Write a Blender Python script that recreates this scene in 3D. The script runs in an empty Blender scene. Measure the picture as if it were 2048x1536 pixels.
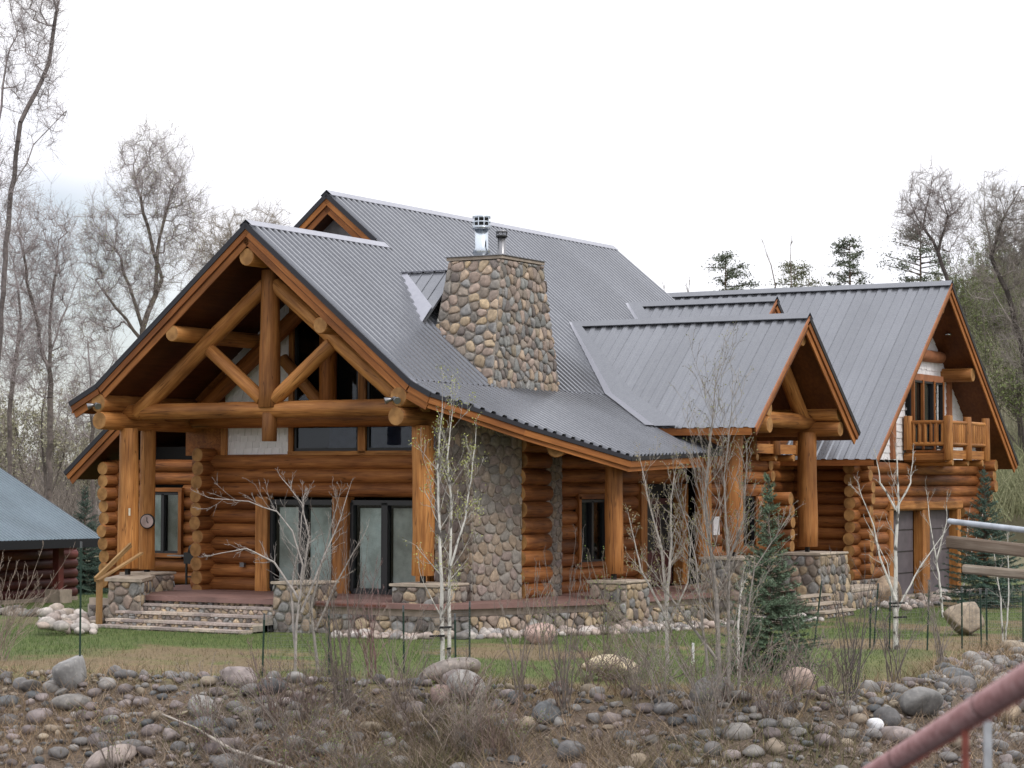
import bpy, math, random
import numpy as np
from mathutils import Vector, Matrix, noise as mnoise
R = math.radians
random.seed(7)
rng = np.random.default_rng(11)
sc = bpy.context.scene
col = sc.collection

# ------------------------------------------------------------------ camera, sky, sun, exposure
cam = bpy.data.cameras.new('camera')
cam_ob = bpy.data.objects.new('camera', cam); col.objects.link(cam_ob)
CAM = Vector((-39.267, -29.486, 3.05))
yaw, pitch, roll = R(30.296), R(2.514), R(0.162)
fw = Vector((math.cos(yaw)*math.cos(pitch), math.sin(yaw)*math.cos(pitch), math.sin(pitch)))
rt0 = Vector((math.sin(yaw), -math.cos(yaw), 0)); up0 = rt0.cross(fw)
rt = math.cos(roll)*rt0 + math.sin(roll)*up0
up = -math.sin(roll)*rt0 + math.cos(roll)*up0
M = Matrix((rt, up, -fw)).transposed().to_4x4(); M.translation = CAM
cam_ob.matrix_world = M
cam.sensor_width = 36; cam.lens = 4618.77/2048*36
cam.clip_start = 0.5; cam.clip_end = 4000
cam.dof.use_dof = True; cam.dof.focus_distance = 48; cam.dof.aperture_fstop = 4.5
sc.camera = cam_ob

SUN_AZ = (-0.30, -0.954); SUN_EL = 47
w = bpy.data.worlds.new('World'); sc.world = w; w.use_nodes = True
nt = w.node_tree; nt.nodes.clear()
N = nt.nodes.new; L = nt.links.new
out = N('ShaderNodeOutputWorld'); bg = N('ShaderNodeBackground'); bg.inputs[1].default_value = 0.1
sky = N('ShaderNodeTexSky'); sky.sky_type = 'NISHITA'; sky.sun_disc = False
sky.sun_elevation = R(SUN_EL); sky.sun_rotation = math.atan2(SUN_AZ[0], SUN_AZ[1])
tc = N('ShaderNodeTexCoord'); mp = N('ShaderNodeMapping'); mp.inputs['Scale'].default_value = (1, 1, 2.2)
ns = N('ShaderNodeTexNoise'); ns.inputs['Scale'].default_value = 2.6; ns.inputs['Detail'].default_value = 5; ns.inputs['Roughness'].default_value = .55
mp.inputs['Location'].default_value = (3.1, 1.7, 0.4)
cr = N('ShaderNodeValToRGB'); cr.color_ramp.elements[0].color = (.42, .42, .42, 1); cr.color_ramp.elements[0].position = .36; cr.color_ramp.elements[1].position = .5
# the sky clears towards the far left of the view, low over the trees
dp = N('ShaderNodeVectorMath'); dp.operation = 'DOT_PRODUCT'
d0 = Vector((math.cos(R(40.6)), math.sin(R(40.6)), 0.036)).normalized(); dp.inputs[1].default_value = d0
mr = N('ShaderNodeMapRange'); mr.inputs[1].default_value = .9945; mr.inputs[2].default_value = .9999; mr.inputs[3].default_value = 0; mr.inputs[4].default_value = .31
sb = N('ShaderNodeMath'); sb.operation = 'SUBTRACT'
ns2 = N('ShaderNodeTexNoise'); ns2.inputs['Scale'].default_value = 5; ns2.inputs['Detail'].default_value = 6
cl = N('ShaderNodeValToRGB'); cl.color_ramp.elements[0].color = (11.0, 11.1, 11.9, 1); cl.color_ramp.elements[1].color = (13.0, 13.0, 13.4, 1)
cl.color_ramp.elements[0].position = .35; cl.color_ramp.elements[1].position = .6
mx = N('ShaderNodeMixRGB')
L(tc.outputs['Generated'], mp.inputs[0]); L(mp.outputs[0], ns.inputs[0]); L(tc.outputs['Generated'], dp.inputs[0])
L(mp.outputs[0], ns2.inputs[0]); L(ns2.outputs[0], cl.inputs[0])
ad = N('ShaderNodeMath'); ad.operation = 'ADD'; ad.inputs[1].default_value = .14
L(ns.outputs[0], ad.inputs[0]); L(ad.outputs[0], sb.inputs[0]); L(dp.outputs['Value'], mr.inputs[0]); L(mr.outputs[0], sb.inputs[1])
L(sb.outputs[0], cr.inputs[0]); L(cr.outputs[0], mx.inputs[0])
sx_ = N('ShaderNodeSeparateXYZ'); L(tc.outputs['Generated'], sx_.inputs[0]); gm = N('ShaderNodeMapRange'); gm.inputs[1].default_value = 0; gm.inputs[2].default_value = 1; gm.inputs[3].default_value = .93; gm.inputs[4].default_value = 1.5
L(sx_.outputs[2], gm.inputs[0]); vm = N('ShaderNodeVectorMath'); vm.operation = 'SCALE'; L(cl.outputs[0], vm.inputs[0]); L(gm.outputs[0], vm.inputs['Scale'])
L(sky.outputs[0], mx.inputs[1]); L(vm.outputs[0], mx.inputs[2]); L(mx.outputs[0], bg.inputs[0]); L(bg.outputs[0], out.inputs[0])

sun = bpy.data.lights.new('sun', 'SUN'); sun.energy = 1.4; sun.angle = R(11); sun.color = (1, .95, .87)
sun_ob = bpy.data.objects.new('sun', sun); col.objects.link(sun_ob)
sd = Vector((SUN_AZ[0]*math.cos(R(SUN_EL)), SUN_AZ[1]*math.cos(R(SUN_EL)), math.sin(R(SUN_EL))))
sun_ob.rotation_euler = (-sd).to_track_quat('-Z', 'Y').to_euler()
sc.view_settings.view_transform = 'Standard'; sc.view_settings.look = 'None'
sc.view_settings.exposure = 0.0; sc.view_settings.gamma = 1

# ------------------------------------------------------------------ helpers
CUR = [None]          # parent for new parts
def link(o, parent=None):
    col.objects.link(o)
    if parent is not None:
        o.parent = parent; o.matrix_parent_inverse = W[parent.name].inverted()
    W[o.name] = o.matrix_basis.copy()
    return o
W = {}
def root(name, loc, label, cat, group=None):
    o = bpy.data.objects.new(name, None); col.objects.link(o); o.location = loc; o.empty_display_size = .2
    W[o.name] = Matrix.Translation(loc)
    return tag(o, label, cat, group)
def tag(o, label=None, cat=None, group=None, kind=None):
    if label: o['label'] = label
    if cat: o['category'] = cat
    if group: o['group'] = group
    if kind: o['kind'] = kind
    return o
def mkmesh(name, V, F, mats, smooth=False, cols=None, mi=None, smooth_mask=None):
    me = bpy.data.meshes.new(name)
    V = np.asarray(V, dtype=np.float32).reshape(-1, 3)
    if isinstance(F, np.ndarray):
        n, k = F.shape
        me.vertices.add(len(V)); me.vertices.foreach_set('co', V.ravel())
        me.loops.add(n*k); me.loops.foreach_set('vertex_index', F.astype(np.int32).ravel())
        me.polygons.add(n); me.polygons.foreach_set('loop_start', np.arange(0, n*k, k, dtype=np.int32))
        me.update(calc_edges=True); me.validate()
    else:
        me.from_pydata([tuple(v) for v in V.tolist()], [], F)
    for m in (mats if isinstance(mats, (list, tuple)) else [mats]): me.materials.append(m)
    if mi is not None: me.polygons.foreach_set('material_index', np.asarray(mi, dtype=np.int32))
    if smooth_mask is not None: me.polygons.foreach_set('use_smooth', np.asarray(smooth_mask, dtype=bool))
    elif smooth: me.polygons.foreach_set('use_smooth', np.ones(len(me.polygons), dtype=bool))
    if cols is not None:
        a = me.color_attributes.new('tint', 'FLOAT_COLOR', 'POINT')
        c = np.ones((len(V), 4), np.float32); c[:, :3] = cols; a.data.foreach_set('color', c.ravel())
    me.update()
    return me
def obj(name, V, F, mats, parent=None, smooth=False, cols=None, mi=None, mat=None, smooth_mask=None):
    o = bpy.data.objects.new(name, mkmesh(name, V, F, mats, smooth, cols, mi, smooth_mask))
    if mat is not None: o.matrix_basis = mat
    return link(o, parent)
def kids(o): return [c for c in o.children]
def frame(p0, p1, upv=(0, 0, 1)):
    p0 = Vector(p0); p1 = Vector(p1); x = (p1-p0); l = x.length; x.normalize()
    u = Vector(upv)
    if abs(x.dot(u)) > .98: u = Vector((0, 1, 0))
    y = u.cross(x).normalized(); z = x.cross(y)
    m = Matrix((x, y, z)).transposed().to_4x4(); m.translation = (p0+p1)/2
    return m, l
BF = [(0, 3, 2, 1), (4, 5, 6, 7), (0, 1, 5, 4), (1, 2, 6, 5), (2, 3, 7, 6), (3, 0, 4, 7)]
def beam(name, p0, p1, wd, ht, mt, parent=None, upv=(0, 0, 1), bev=0.0):
    """squared timber or board from p0 to p1, wd across, ht along upv"""
    m, l = frame(p0, p1, upv); a, b, c = l/2, wd/2, ht/2
    if bev:
        V = []; F = []
        q = [(-b+bev, -c), (b-bev, -c), (b, -c+bev), (b, c-bev), (b-bev, c), (-b+bev, c), (-b, c-bev), (-b, -c+bev)]
        for x in (-a, a): V += [(x, y, z) for y, z in q]
        F = [tuple(range(7, -1, -1)), tuple(range(8, 16))] + [(i, (i+1) % 8, (i+1) % 8+8, i+8) for i in range(8)]
    else:
        V = [(-a, -b, -c), (a, -b, -c), (a, b, -c), (-a, b, -c), (-a, -b, c), (a, -b, c), (a, b, c), (-a, b, c)]; F = BF
    return obj(name, V, F, mt, parent, mat=m)
def box(name, x0, x1, y0, y1, z0, z1, mt, parent=None, cols=None):
    V = [(x0, y0, z0), (x1, y0, z0), (x1, y1, z0), (x0, y1, z0), (x0, y0, z1), (x1, y0, z1), (x1, y1, z1), (x0, y1, z1)]
    return obj(name, V, BF, mt, parent, cols=cols)
def log(name, p0, p1, r0, r1=None, mt=None, parent=None, n=14, wob=.03, cap=.012, squash=1.0):
    """round log with a slightly uneven barrel, end grain on both ends"""
    r1 = r0 if r1 is None else r1
    m, l = frame(p0, p1); k = max(3, min(14, int(l/.45)+2)); s = random.random()*100
    V = []; F = []; mi = []; sm = []
    xs = [-l/2 + l*i/(k-1) for i in range(k)]
    bx = [0]*k; by = [0]*k
    for i in range(k):
        bx[i] = .25*wob*mnoise.noise((xs[i]*.5+s, 3, 0)); by[i] = .25*wob*mnoise.noise((xs[i]*.5+s, 9, 0))
    prof = [(-l/2, .93)] + [(xs[i] + (cap if i == 0 else -cap if i == k-1 else 0), 1) for i in range(k)] + [(l/2, .93)]
    for j, (x, f) in enumerate(prof):
        i = min(max(j-1, 0), k-1); t = (x+l/2)/l; r = (r0+(r1-r0)*t)*f
        for q in range(n):
            a = 2*math.pi*q/n
            rr = r*(1+wob*mnoise.noise((x*1.3+s, math.cos(a)*1.2, math.sin(a)*1.2)))
            V.append((x, rr*math.cos(a)+bx[i], (rr*math.sin(a)+by[i])*squash))
    for j in range(len(prof)-1):
        for q in range(n):
            F.append((j*n+q, (j+1)*n+q, (j+1)*n+(q+1) % n, j*n+(q+1) % n)); mi.append(0); sm.append(True)
    F.append(tuple(range(n))); mi.append(1); sm.append(False)
    F.append(tuple(reversed(range((len(prof)-1)*n, len(prof)*n)))); mi.append(1); sm.append(False)
    return obj(name, V, F, mt or [LOGM, ENDM], parent, mi=mi, mat=m, smooth_mask=sm)
def tubes(P0, P1, R0, R1, k=3):
    """numpy: many tapered prisms -> V, F(quads)"""
    P0 = np.asarray(P0, float); P1 = np.asarray(P1, float); R0 = np.asarray(R0, float); R1 = np.asarray(R1, float)
    d = P1-P0; l = np.linalg.norm(d, axis=1, keepdims=True)+1e-9; d = d/l
    ref = np.where(np.abs(d[:, 2:3]) > .9, np.array([[1., 0, 0]]), np.array([[0, 0, 1.]]))
    a = np.cross(d, ref); a /= np.linalg.norm(a, axis=1, keepdims=True)+1e-9; b = np.cross(d, a)
    ang = np.arange(k)*2*math.pi/k
    off = a[:, None, :]*np.cos(ang)[None, :, None] + b[:, None, :]*np.sin(ang)[None, :, None]
    A = P0[:, None, :] + off*R0[:, None, None]; B = P1[:, None, :] + off*R1[:, None, None]
    V = np.concatenate([A, B], axis=1).reshape(-1, 3); n = len(P0)
    base = (np.arange(n)*2*k)[:, None, None]; q = np.arange(k)
    f = np.stack([q, (q+1) % k, (q+1) % k+k, q+k], axis=1)[None]
    return V, (base+f).reshape(-1, 4)
def pts_tube(name, pts, r, mt, parent=None, k=6, r1=None):
    r1 = r if r1 is None else r1; n = len(pts)-1
    rr = [r+(r1-r)*i/n for i in range(n+1)]
    V, F = tubes(pts[:-1], pts[1:], rr[:-1], rr[1:], k)
    return obj(name, V, F, mt, parent, smooth=True)
def lathe(name, prof, loc, mt, parent=None, n=20, smooth=True, axis=None):
    V = []; F = []
    for r, z in prof:
        for q in range(n): V.append((r*math.cos(2*math.pi*q/n), r*math.sin(2*math.pi*q/n), z))
    for j in range(len(prof)-1):
        for q in range(n): F.append((j*n+q, j*n+(q+1) % n, (j+1)*n+(q+1) % n, (j+1)*n+q))
    F.append(tuple(reversed(range(n)))); F.append(tuple(range((len(prof)-1)*n, len(prof)*n)))
    m = Matrix.Translation(loc)
    if axis is not None: m = m @ Vector(axis).to_track_quat('Z', 'Y').to_matrix().to_4x4()
    return obj(name, V, F, mt, parent, mat=m, smooth_mask=[smooth]*(len(F)-2)+[False, False])
def prism(name, poly, nrm, th, mt, parent=None):
    """3-D polygon extruded by -th along nrm"""
    P = [Vector(p) for p in poly]; nrm = Vector(nrm).normalized(); n = len(P)
    V = [p for p in P] + [p-nrm*th for p in P]
    F = [tuple(range(n)), tuple(reversed(range(n, 2*n)))] + [(i, i+n, (i+1) % n+n, (i+1) % n) for i in range(n)]
    return obj(name, [tuple(v) for v in V], F, mt, parent)
# numpy value noise
_T = rng.random((256, 256))
def vn(x, y):
    x = np.asarray(x, float); y = np.asarray(y, float)
    xi = np.floor(x).astype(int); yi = np.floor(y).astype(int); fx = x-xi; fy = y-yi
    fx = fx*fx*(3-2*fx); fy = fy*fy*(3-2*fy)
    g = lambda a, b: _T[a & 255, b & 255]
    return (g(xi, yi)*(1-fx)+g(xi+1, yi)*fx)*(1-fy) + (g(xi, yi+1)*(1-fx)+g(xi+1, yi+1)*fx)*fy
def fbm(x, y, o=4):
    s = 0; a = .5; t = 0
    for i in range(o): s = s+a*vn(x*2**i+17*i, y*2**i+31*i); t += a; a *= .5
    return s/t

# ------------------------------------------------------------------ materials
def mat(name, base=(.5, .5, .5), rough=.7, metal=0.0, spec=.4):
    m = bpy.data.materials.new(name); m.use_nodes = True
    b = m.node_tree.nodes['Principled BSDF']
    b.inputs['Base Color'].default_value = (*base, 1); b.inputs['Roughness'].default_value = rough
    b.inputs['Metallic'].default_value = metal; b.inputs['Specular IOR Level'].default_value = spec
    return m, m.node_tree, b
def ramp(nt, els):
    r = nt.nodes.new('ShaderNodeValToRGB'); e = r.color_ramp.elements
    while len(e) < len(els): e.new(.5)
    for i, (p, c) in enumerate(els): e[i].position = p; e[i].color = (*c, 1) if len(c) == 3 else c
    return r
def tex(nt, kind, scale, stretch=(1, 1, 1), coord='Object', detail=4, rnd=True, **kw):
    n = nt.nodes; l = nt.links
    t = n.new('ShaderNodeTexCoord'); mp = n.new('ShaderNodeMapping'); mp.inputs['Scale'].default_value = stretch
    l.new(t.outputs[coord], mp.inputs[0])
    if rnd:
        oi = n.new('ShaderNodeObjectInfo'); mu = n.new('ShaderNodeMath'); mu.operation = 'MULTIPLY'; mu.inputs[1].default_value = 53
        l.new(oi.outputs['Random'], mu.inputs[0]); cb = n.new('ShaderNodeCombineXYZ')
        for i in range(3): l.new(mu.outputs[0], cb.inputs[i])
        l.new(cb.outputs[0], mp.inputs[1])
    x = n.new({'noise': 'ShaderNodeTexNoise', 'vor': 'ShaderNodeTexVoronoi', 'wave': 'ShaderNodeTexWave'}[kind])
    x.inputs['Scale'].default_value = scale
    if 'Detail' in x.inputs: x.inputs['Detail'].default_value = detail
    for k, v in kw.items(): x.inputs[k].default_value = v
    l.new(mp.outputs[0], x.inputs['Vector'])
    return x
def mul(nt, a, b, fac=1, mode='MULTIPLY'):
    m = nt.nodes.new('ShaderNodeMixRGB'); m.blend_type = mode; m.inputs[0].default_value = fac
    nt.links.new(a, m.inputs[1]); nt.links.new(b, m.inputs[2]); return m.outputs[0]
def bump(nt, b, h, strength=.3, dist=.02):
    bp = nt.nodes.new('ShaderNodeBump'); bp.inputs['Strength'].default_value = strength; bp.inputs['Distance'].default_value = dist
    nt.links.new(h, bp.inputs['Height']); nt.links.new(bp.outputs[0], b.inputs['Normal'])

def wood(name, c0, c1, c2, rough=.6, knots=True, grain=7):
    m, nt, b = mat(name, rough=rough, spec=.3); l = nt.links
    g = tex(nt, 'noise', grain, (.22, 2, 2), detail=6); r = ramp(nt, [(.25, c0), (.5, c1), (.75, c2)]); l.new(g.outputs[0], r.inputs[0])
    big = tex(nt, 'noise', 1.1, (.5, 1, 1), detail=3); rb = ramp(nt, [(.28, (.52, .50, .48)), (.5, (.95, .95, .95)), (.72, (1.25, 1.28, 1.32))]); l.new(big.outputs[0], rb.inputs[0])
    c = mul(nt, r.outputs[0], rb.outputs[0])
    oi = nt.nodes.new('ShaderNodeObjectInfo'); ro = ramp(nt, [(0, (.72, .66, .6)), (.5, (.98, .96, .92)), (1, (1.12, 1.14, 1.1))]); l.new(oi.outputs['Random'], ro.inputs[0])
    c = mul(nt, c, ro.outputs[0])
    fine = tex(nt, 'noise', 30, (.08, 3, 3), detail=3); rf = ramp(nt, [(.35, (.66, .63, .6)), (.55, (1, 1, 1))]); l.new(fine.outputs[0], rf.inputs[0])
    c = mul(nt, c, rf.outputs[0], .6)
    if knots:
        v = tex(nt, 'vor', 3.0, (.9, 1.2, 1.2)); rk = ramp(nt, [(.08, (.14, .10, .07)), (.15, (1, 1, 1))]); l.new(v.outputs['Distance'], rk.inputs[0])
        c = mul(nt, c, rk.outputs[0], .9)
        # drying cracks along the barrel
        ck = tex(nt, 'noise', 2.6, (.12, 3.2, 3.2), detail=2); rc = ramp(nt, [(.485, (1, 1, 1)), (.5, (.2, .15, .12)), (.515, (1, 1, 1))]); l.new(ck.outputs[0], rc.inputs[0])
        c = mul(nt, c, rc.outputs[0], .75)
    l.new(c, b.inputs['Base Color']); bump(nt, b, fine.outputs[0], .35, .01)
    return m
LOGM = wood('log_wood', (.16, .053, .016), (.26, .095, .027), (.37, .15, .045))
LOGD = wood('log_wood_dark', (.17, .055, .012), (.26, .088, .018), (.34, .125, .03))
POSTM = wood('post_wood', (.27, .105, .028), (.42, .18, .052), (.54, .26, .085))
BOARD = wood('board_wood', (.20, .066, .016), (.30, .108, .027), (.38, .15, .042), knots=False)
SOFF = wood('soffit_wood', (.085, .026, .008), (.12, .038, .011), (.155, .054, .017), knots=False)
GREYW = wood('grey_wood', (.16, .12, .09), (.24, .19, .15), (.33, .28, .23), rough=.85, knots=False)
RAILW = wood('tan_wood', (.24, .14, .06), (.33, .2, .09), (.42, .27, .13), rough=.8, knots=False)
REDLOG = wood('maroon_log', (.09, .026, .026), (.135, .038, .036), (.18, .055, .05), rough=.6, knots=False)
def endgrain():
    m, nt, b = mat('end_grain', rough=.75); l = nt.links
    t = nt.nodes.new('ShaderNodeTexCoord'); s = nt.nodes.new('ShaderNodeSeparateXYZ'); l.new(t.outputs['Object'], s.inputs[0])
    cb = nt.nodes.new('ShaderNodeCombineXYZ'); l.new(s.outputs[1], cb.inputs[0]); l.new(s.outputs[2], cb.inputs[1])
    wv = nt.nodes.new('ShaderNodeTexWave'); wv.wave_type = 'RINGS'; wv.rings_direction = 'Z'; wv.inputs['Scale'].default_value = 14; wv.inputs['Distortion'].default_value = 1.6; wv.inputs['Detail'].default_value = 2
    l.new(cb.outputs[0], wv.inputs[0]); r = ramp(nt, [(.1, (.30, .15, .048)), (.6, (.39, .205, .072))]); l.new(wv.outputs[0], r.inputs[0])
    n = tex(nt, 'noise', 5); rn = ramp(nt, [(.35, (.6, .56, .5)), (.65, (1.1, 1.1, 1.1))]); l.new(n.outputs[0], rn.inputs[0])
    l.new(mul(nt, r.outputs[0], rn.outputs[0]), b.inputs['Base Color']); return m
ENDM = endgrain()
def roofm(name, c, rough, metal=.35, dirt=.4):
    m, nt, b = mat(name, c, rough, metal, .5); l = nt.links
    n = tex(nt, 'noise', .7, (1, 1, .6), 'Object', 5, rnd=False); r = ramp(nt, [(.3, tuple(x*(1-dirt*.45) for x in c)), (.7, tuple(x*1.12 for x in c))]); l.new(n.outputs[0], r.inputs[0])
    n2 = tex(nt, 'noise', 9, (1, 1, 1), 'Object', 5, rnd=False); r2 = ramp(nt, [(.3, (.93, .93, .94)), (.7, (1.03, 1.03, 1.02))]); l.new(n2.outputs[0], r2.inputs[0])
    oi = nt.nodes.new('ShaderNodeObjectInfo'); ro = ramp(nt, [(0, (.93, .93, .93)), (1, (1.05, 1.05, 1.05))]); l.new(oi.outputs['Random'], ro.inputs[0])
    l.new(mul(nt, mul(nt, r.outputs[0], r2.outputs[0]), ro.outputs[0]), b.inputs['Base Color'])
    rr = ramp(nt, [(.3, (rough+.05,)*3), (.7, (rough-.03,)*3)]); l.new(n2.outputs[0], rr.inputs[0]); l.new(rr.outputs[0], b.inputs['Roughness'])
    bump(nt, b, n.outputs[0], .05, .03)
    return m
ROOF = roofm('brown_grey_roof_metal', (.180, .187, .206), .27, .55, .02)
ROOFS = roofm('roof_flashing_metal', (.30, .305, .345), .32, .5, .05)
ROOFB = roofm('blue_roof_metal', (.13, .17, .20), .4, .35)
DARK, _, _ = mat('dark_trim_metal', (.028, .028, .034), .45, .4)
def simple(name, c, rough=.7, metal=0, nscale=6, var=.25, spec=.4, bumps=0, coord='Object', rnd=True):
    m, nt, b = mat(name, c, rough, metal, spec); l = nt.links
    n = tex(nt, 'noise', nscale, (1, 1, 1), coord, 5, rnd=rnd)
    r = ramp(nt, [(.3, tuple(x*(1-var) for x in c)), (.7, tuple(min(1, x*(1+var)) for x in c))]); l.new(n.outputs[0], r.inputs[0]); l.new(r.outputs[0], b.inputs['Base Color'])
    if bumps: bump(nt, b, n.outputs[0], bumps, .02)
    return m
def tinted(name, rough=.8, nscale=14, var=(.72, 1.18), bumps=.4, spec=.3, spots=False, trans=0):
    m, nt, b = mat(name, rough=rough, spec=spec); l = nt.links
    a = nt.nodes.new('ShaderNodeAttribute'); a.attribute_name = 'tint'
    n = tex(nt, 'noise', nscale, detail=5); r = ramp(nt, [(.3, (var[0],)*3), (.7, (var[1],)*3)]); l.new(n.outputs[0], r.inputs[0])
    c = mul(nt, a.outputs[0], r.outputs[0])
    if spots:
        n2 = tex(nt, 'noise', nscale*2.6, detail=3); r2 = ramp(nt, [(.56, (1, 1, 1)), (.66, (1.35, 1.33, 1.28))]); l.new(n2.outputs[0], r2.inputs[0]); c = mul(nt, c, r2.outputs[0], .8)
    l.new(c, b.inputs['Base Color'])
    if bumps: bump(nt, b, n.outputs[0], bumps, .015)
    return m
STONE = tinted('facing_stone', .85, 11, bumps=.5, spots=True)
COB = tinted('river_cobble', .72, 7, (.62, 1.25), .5, spots=True)
WET = tinted('wet_cobble', .16, 7, (.6, 1.2), .3, .6)
LEAF = tinted('leaf', .7, 8, bumps=0)
BARK = tinted('twig_bark', .85, 9, (.6, 1.3), .3)
MORTAR = simple('mortar', (.27, .24, .205), .95, nscale=20, bumps=.5, coord='Object')
CAPST = simple('cap_flagstone', (.36, .30, .24), .85, nscale=4, bumps=.4)
PLASTER = simple('stained_concrete', (.33, .27, .22), .85, nscale=3, var=.3)
DECK = simple('red_deck_slab', (.20, .115, .10), .55, nscale=1.5, var=.25, spec=.4)
RUST = simple('rust_edge', (.13, .045, .03), .8, nscale=5, var=.4)
WHITE = simple('painted_shingle', (.74, .72, .725), .75, nscale=3, var=.1)
TRIM = simple('red_brown_trim', (.30, .12, .055), .7, nscale=4)
FRAME, _, _ = mat('dark_window_frame', (.018, .018, .02), .4)
CURT = wood('pale_curtain_cloth', (.50, .56, .55), (.62, .68, .67), (.72, .78, .77), rough=.9, knots=False, grain=3)
ROOM, _, _ = mat('painted_room_darkness', (.012, .011, .01), .9)  # near-black colour stands in for the darkness of unlit rooms
GDOOR = simple('garage_screen', (.10, .085, .095), .6, nscale=3, var=.2)
SILV, _, _ = mat('galvanised_steel', (.55, .60, .65), .24, 1)
SILD, _, _ = mat('weathered_steel', (.22, .22, .23), .35, .9)
IRON, _, _ = mat('black_iron', (.02, .02, .02), .5, .3)
GREEN, _, _ = mat('green_post_paint', (.018, .045, .03), .6)
def glass():
    m = bpy.data.materials.new('window_glass'); m.use_nodes = True; nt = m.node_tree; n = nt.nodes; n.clear()
    o = n.new('ShaderNodeOutputMaterial'); g = n.new('ShaderNodeBsdfGlossy'); t = n.new('ShaderNodeBsdfTransparent'); mx = n.new('ShaderNodeMixShader')
    g.inputs['Roughness'].default_value = .03; g.inputs['Color'].default_value = (.8, .85, .9, 1); t.inputs[0].default_value = (.86, .9, .9, 1)
    f = n.new('ShaderNodeFresnel'); f.inputs[0].default_value = 1.5; nt.links.new(f.outputs[0], mx.inputs[0]); nt.links.new(t.outputs[0], mx.inputs[1]); nt.links.new(g.outputs[0], mx.inputs[2]); nt.links.new(mx.outputs[0], o.inputs[0])
    return m
GLASS = glass()

# ------------------------------------------------------------------ terrain
EDGE = np.array([(-16, 60), (-13.0, 8), (-11.6, -1), (-10.9, -5.2), (-9.9, -8.2), (-9.2, -11), (-9.3, -13.5), (-8.9, -15.6), (-7.2, -16.9), (-4.2, -16.8), (-1.2, -16.1), (4.4, -15.7), (12, -16.6), (30, -20), (80, -30), (400, -90)], float)
POLY = np.vstack([EDGE, [(900, -90), (900, 900), (-200, 900), (-200, 500)]])
def inside(x, y):
    c = np.zeros(x.shape, bool); n = len(POLY); j = n-1
    for i in range(n):
        xi, yi = POLY[i]; xj, yj = POLY[j]
        t = ((yi > y) != (yj > y)) & (x < (xj-xi)*(y-yi)/(yj-yi+1e-12)+xi); c ^= t; j = i
    return c
def edged(x, y):
    d = np.full(x.shape, 1e9)
    for a, b in zip(EDGE[:-1], EDGE[1:]):
        ab = b-a; t = np.clip(((x-a[0])*ab[0]+(y-a[1])*ab[1])/(ab@ab), 0, 1)
        d = np.minimum(d, np.hypot(x-a[0]-t*ab[0], y-a[1]-t*ab[1]))
    return np.where(inside(x, y), -d, d)
Rv = (rt0.x, rt0.y); Fv = (math.cos(yaw), math.sin(yaw))
def sstep(t): t = np.clip(t, 0, 1); return t*t*(3-2*t)
def ground(x, y):
    x = np.asarray(x, float); y = np.asarray(y, float); d = edged(x, y)
    z = np.where(d > 0, np.maximum(-.40*d, -2.4), 0.0)
    z = z + .05*(fbm(x*.35, y*.35, 3)-.5)*sstep((np.abs(d))/1.5) + np.where(d > 0, .14*(fbm(x*1.3, y*1.3, 3)-.5), 0)
    z = np.where(d > 30, z+2.4*sstep((d-42)/12), z)
    # lower ground by the cabin, valley floor and hills behind
    z = z - .6*sstep((y-8)/7)*sstep((x+2)/8)
    w_ = (x-CAM.x)*Rv[0]+(y-CAM.y)*Rv[1]; f_ = (x-CAM.x)*Fv[0]+(y-CAM.y)*Fv[1]
    w_ = w_/np.maximum(f_, 20)*220
    z = z + sstep((f_-95)/130)*(1.5 + 8*sstep((w_-6)/40) + 15*sstep((w_-30)/26) + 26*sstep((w_-52)/60)) + sstep((f_-120)/140)*3.0*(1-sstep((w_+14)/20))
    z = z + sstep((f_-110)/60)*2.5*(fbm(x*.03, y*.03, 4)-.5)
    return z
def gz(x, y): return float(ground(np.array([x]), np.array([y]))[0])
def lawncol(x, y):
    d = edged(x, y)
    n = fbm(x*.35+3, y*.35+8, 4); n2 = fbm(x*1.7, y*1.7, 3)
    g = sstep((n*.75+n2*.35-.40)/.16)
    g = g*(1-.6*sstep((d+2.6)/2.6))                       # worn and dry towards the bank
    g = np.clip(g+.55*sstep((y+3)/5)*sstep((x+8.5)/3), 0, 1)*(.75+.25*n2)
    green = np.stack([.06+.03*n2, .095+.03*n2, .026+0*n2], -1); dry = np.stack([.14+.06*n2, .105+.04*n2, .06+.02*n2], -1)
    c = dry*(1-g[..., None])+green*g[..., None]
    b = sstep((d+.15)/.6)[..., None]; dirt = np.stack([.085+.06*n2, .066+.042*n2, .050+.03*n2], -1)
    return c*(1-b)+dirt*b
def grid(name, xs, ys, mt, colf, kind='structure', dz=0.0, hole=None):
    X, Y = np.meshgrid(xs, ys, indexing='ij'); Z = ground(X, Y)+dz
    if hole is not None:
        inn = (X > hole[0]) & (X < hole[1]) & (Y > hole[2]) & (Y < hole[3]); Z = np.where(inn, Z-1.2, Z)
    n, m = X.shape; V = np.stack([X, Y, Z], -1).reshape(-1, 3)
    i = np.arange(n-1)[:, None]*m+np.arange(m-1)[None]; F = np.stack([i, i+m, i+m+1, i+1], -1).reshape(-1, 4)
    if hole is not None:
        ii, jj = np.meshgrid(np.arange(n-1), np.arange(m-1), indexing='ij')
        xc = (X[:-1, :-1]+X[1:, 1:])/2; yc = (Y[:-1, :-1]+Y[1:, 1:])/2
        keep = ~((xc > hole[0]) & (xc < hole[1]) & (yc > hole[2]) & (yc < hole[3])); F = F.reshape(n-1, m-1, 4)[keep]
        V[:, 2] = (ground(X, Y)+dz).reshape(-1)
    c = colf(X, Y).reshape(-1, 3)
    return tag(obj(name, V, F, mt, smooth=True, cols=c), kind=kind)
GROUNDM = tinted('ground_soil_and_turf', .95, 22, (.6, 1.35), .6)
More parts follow.
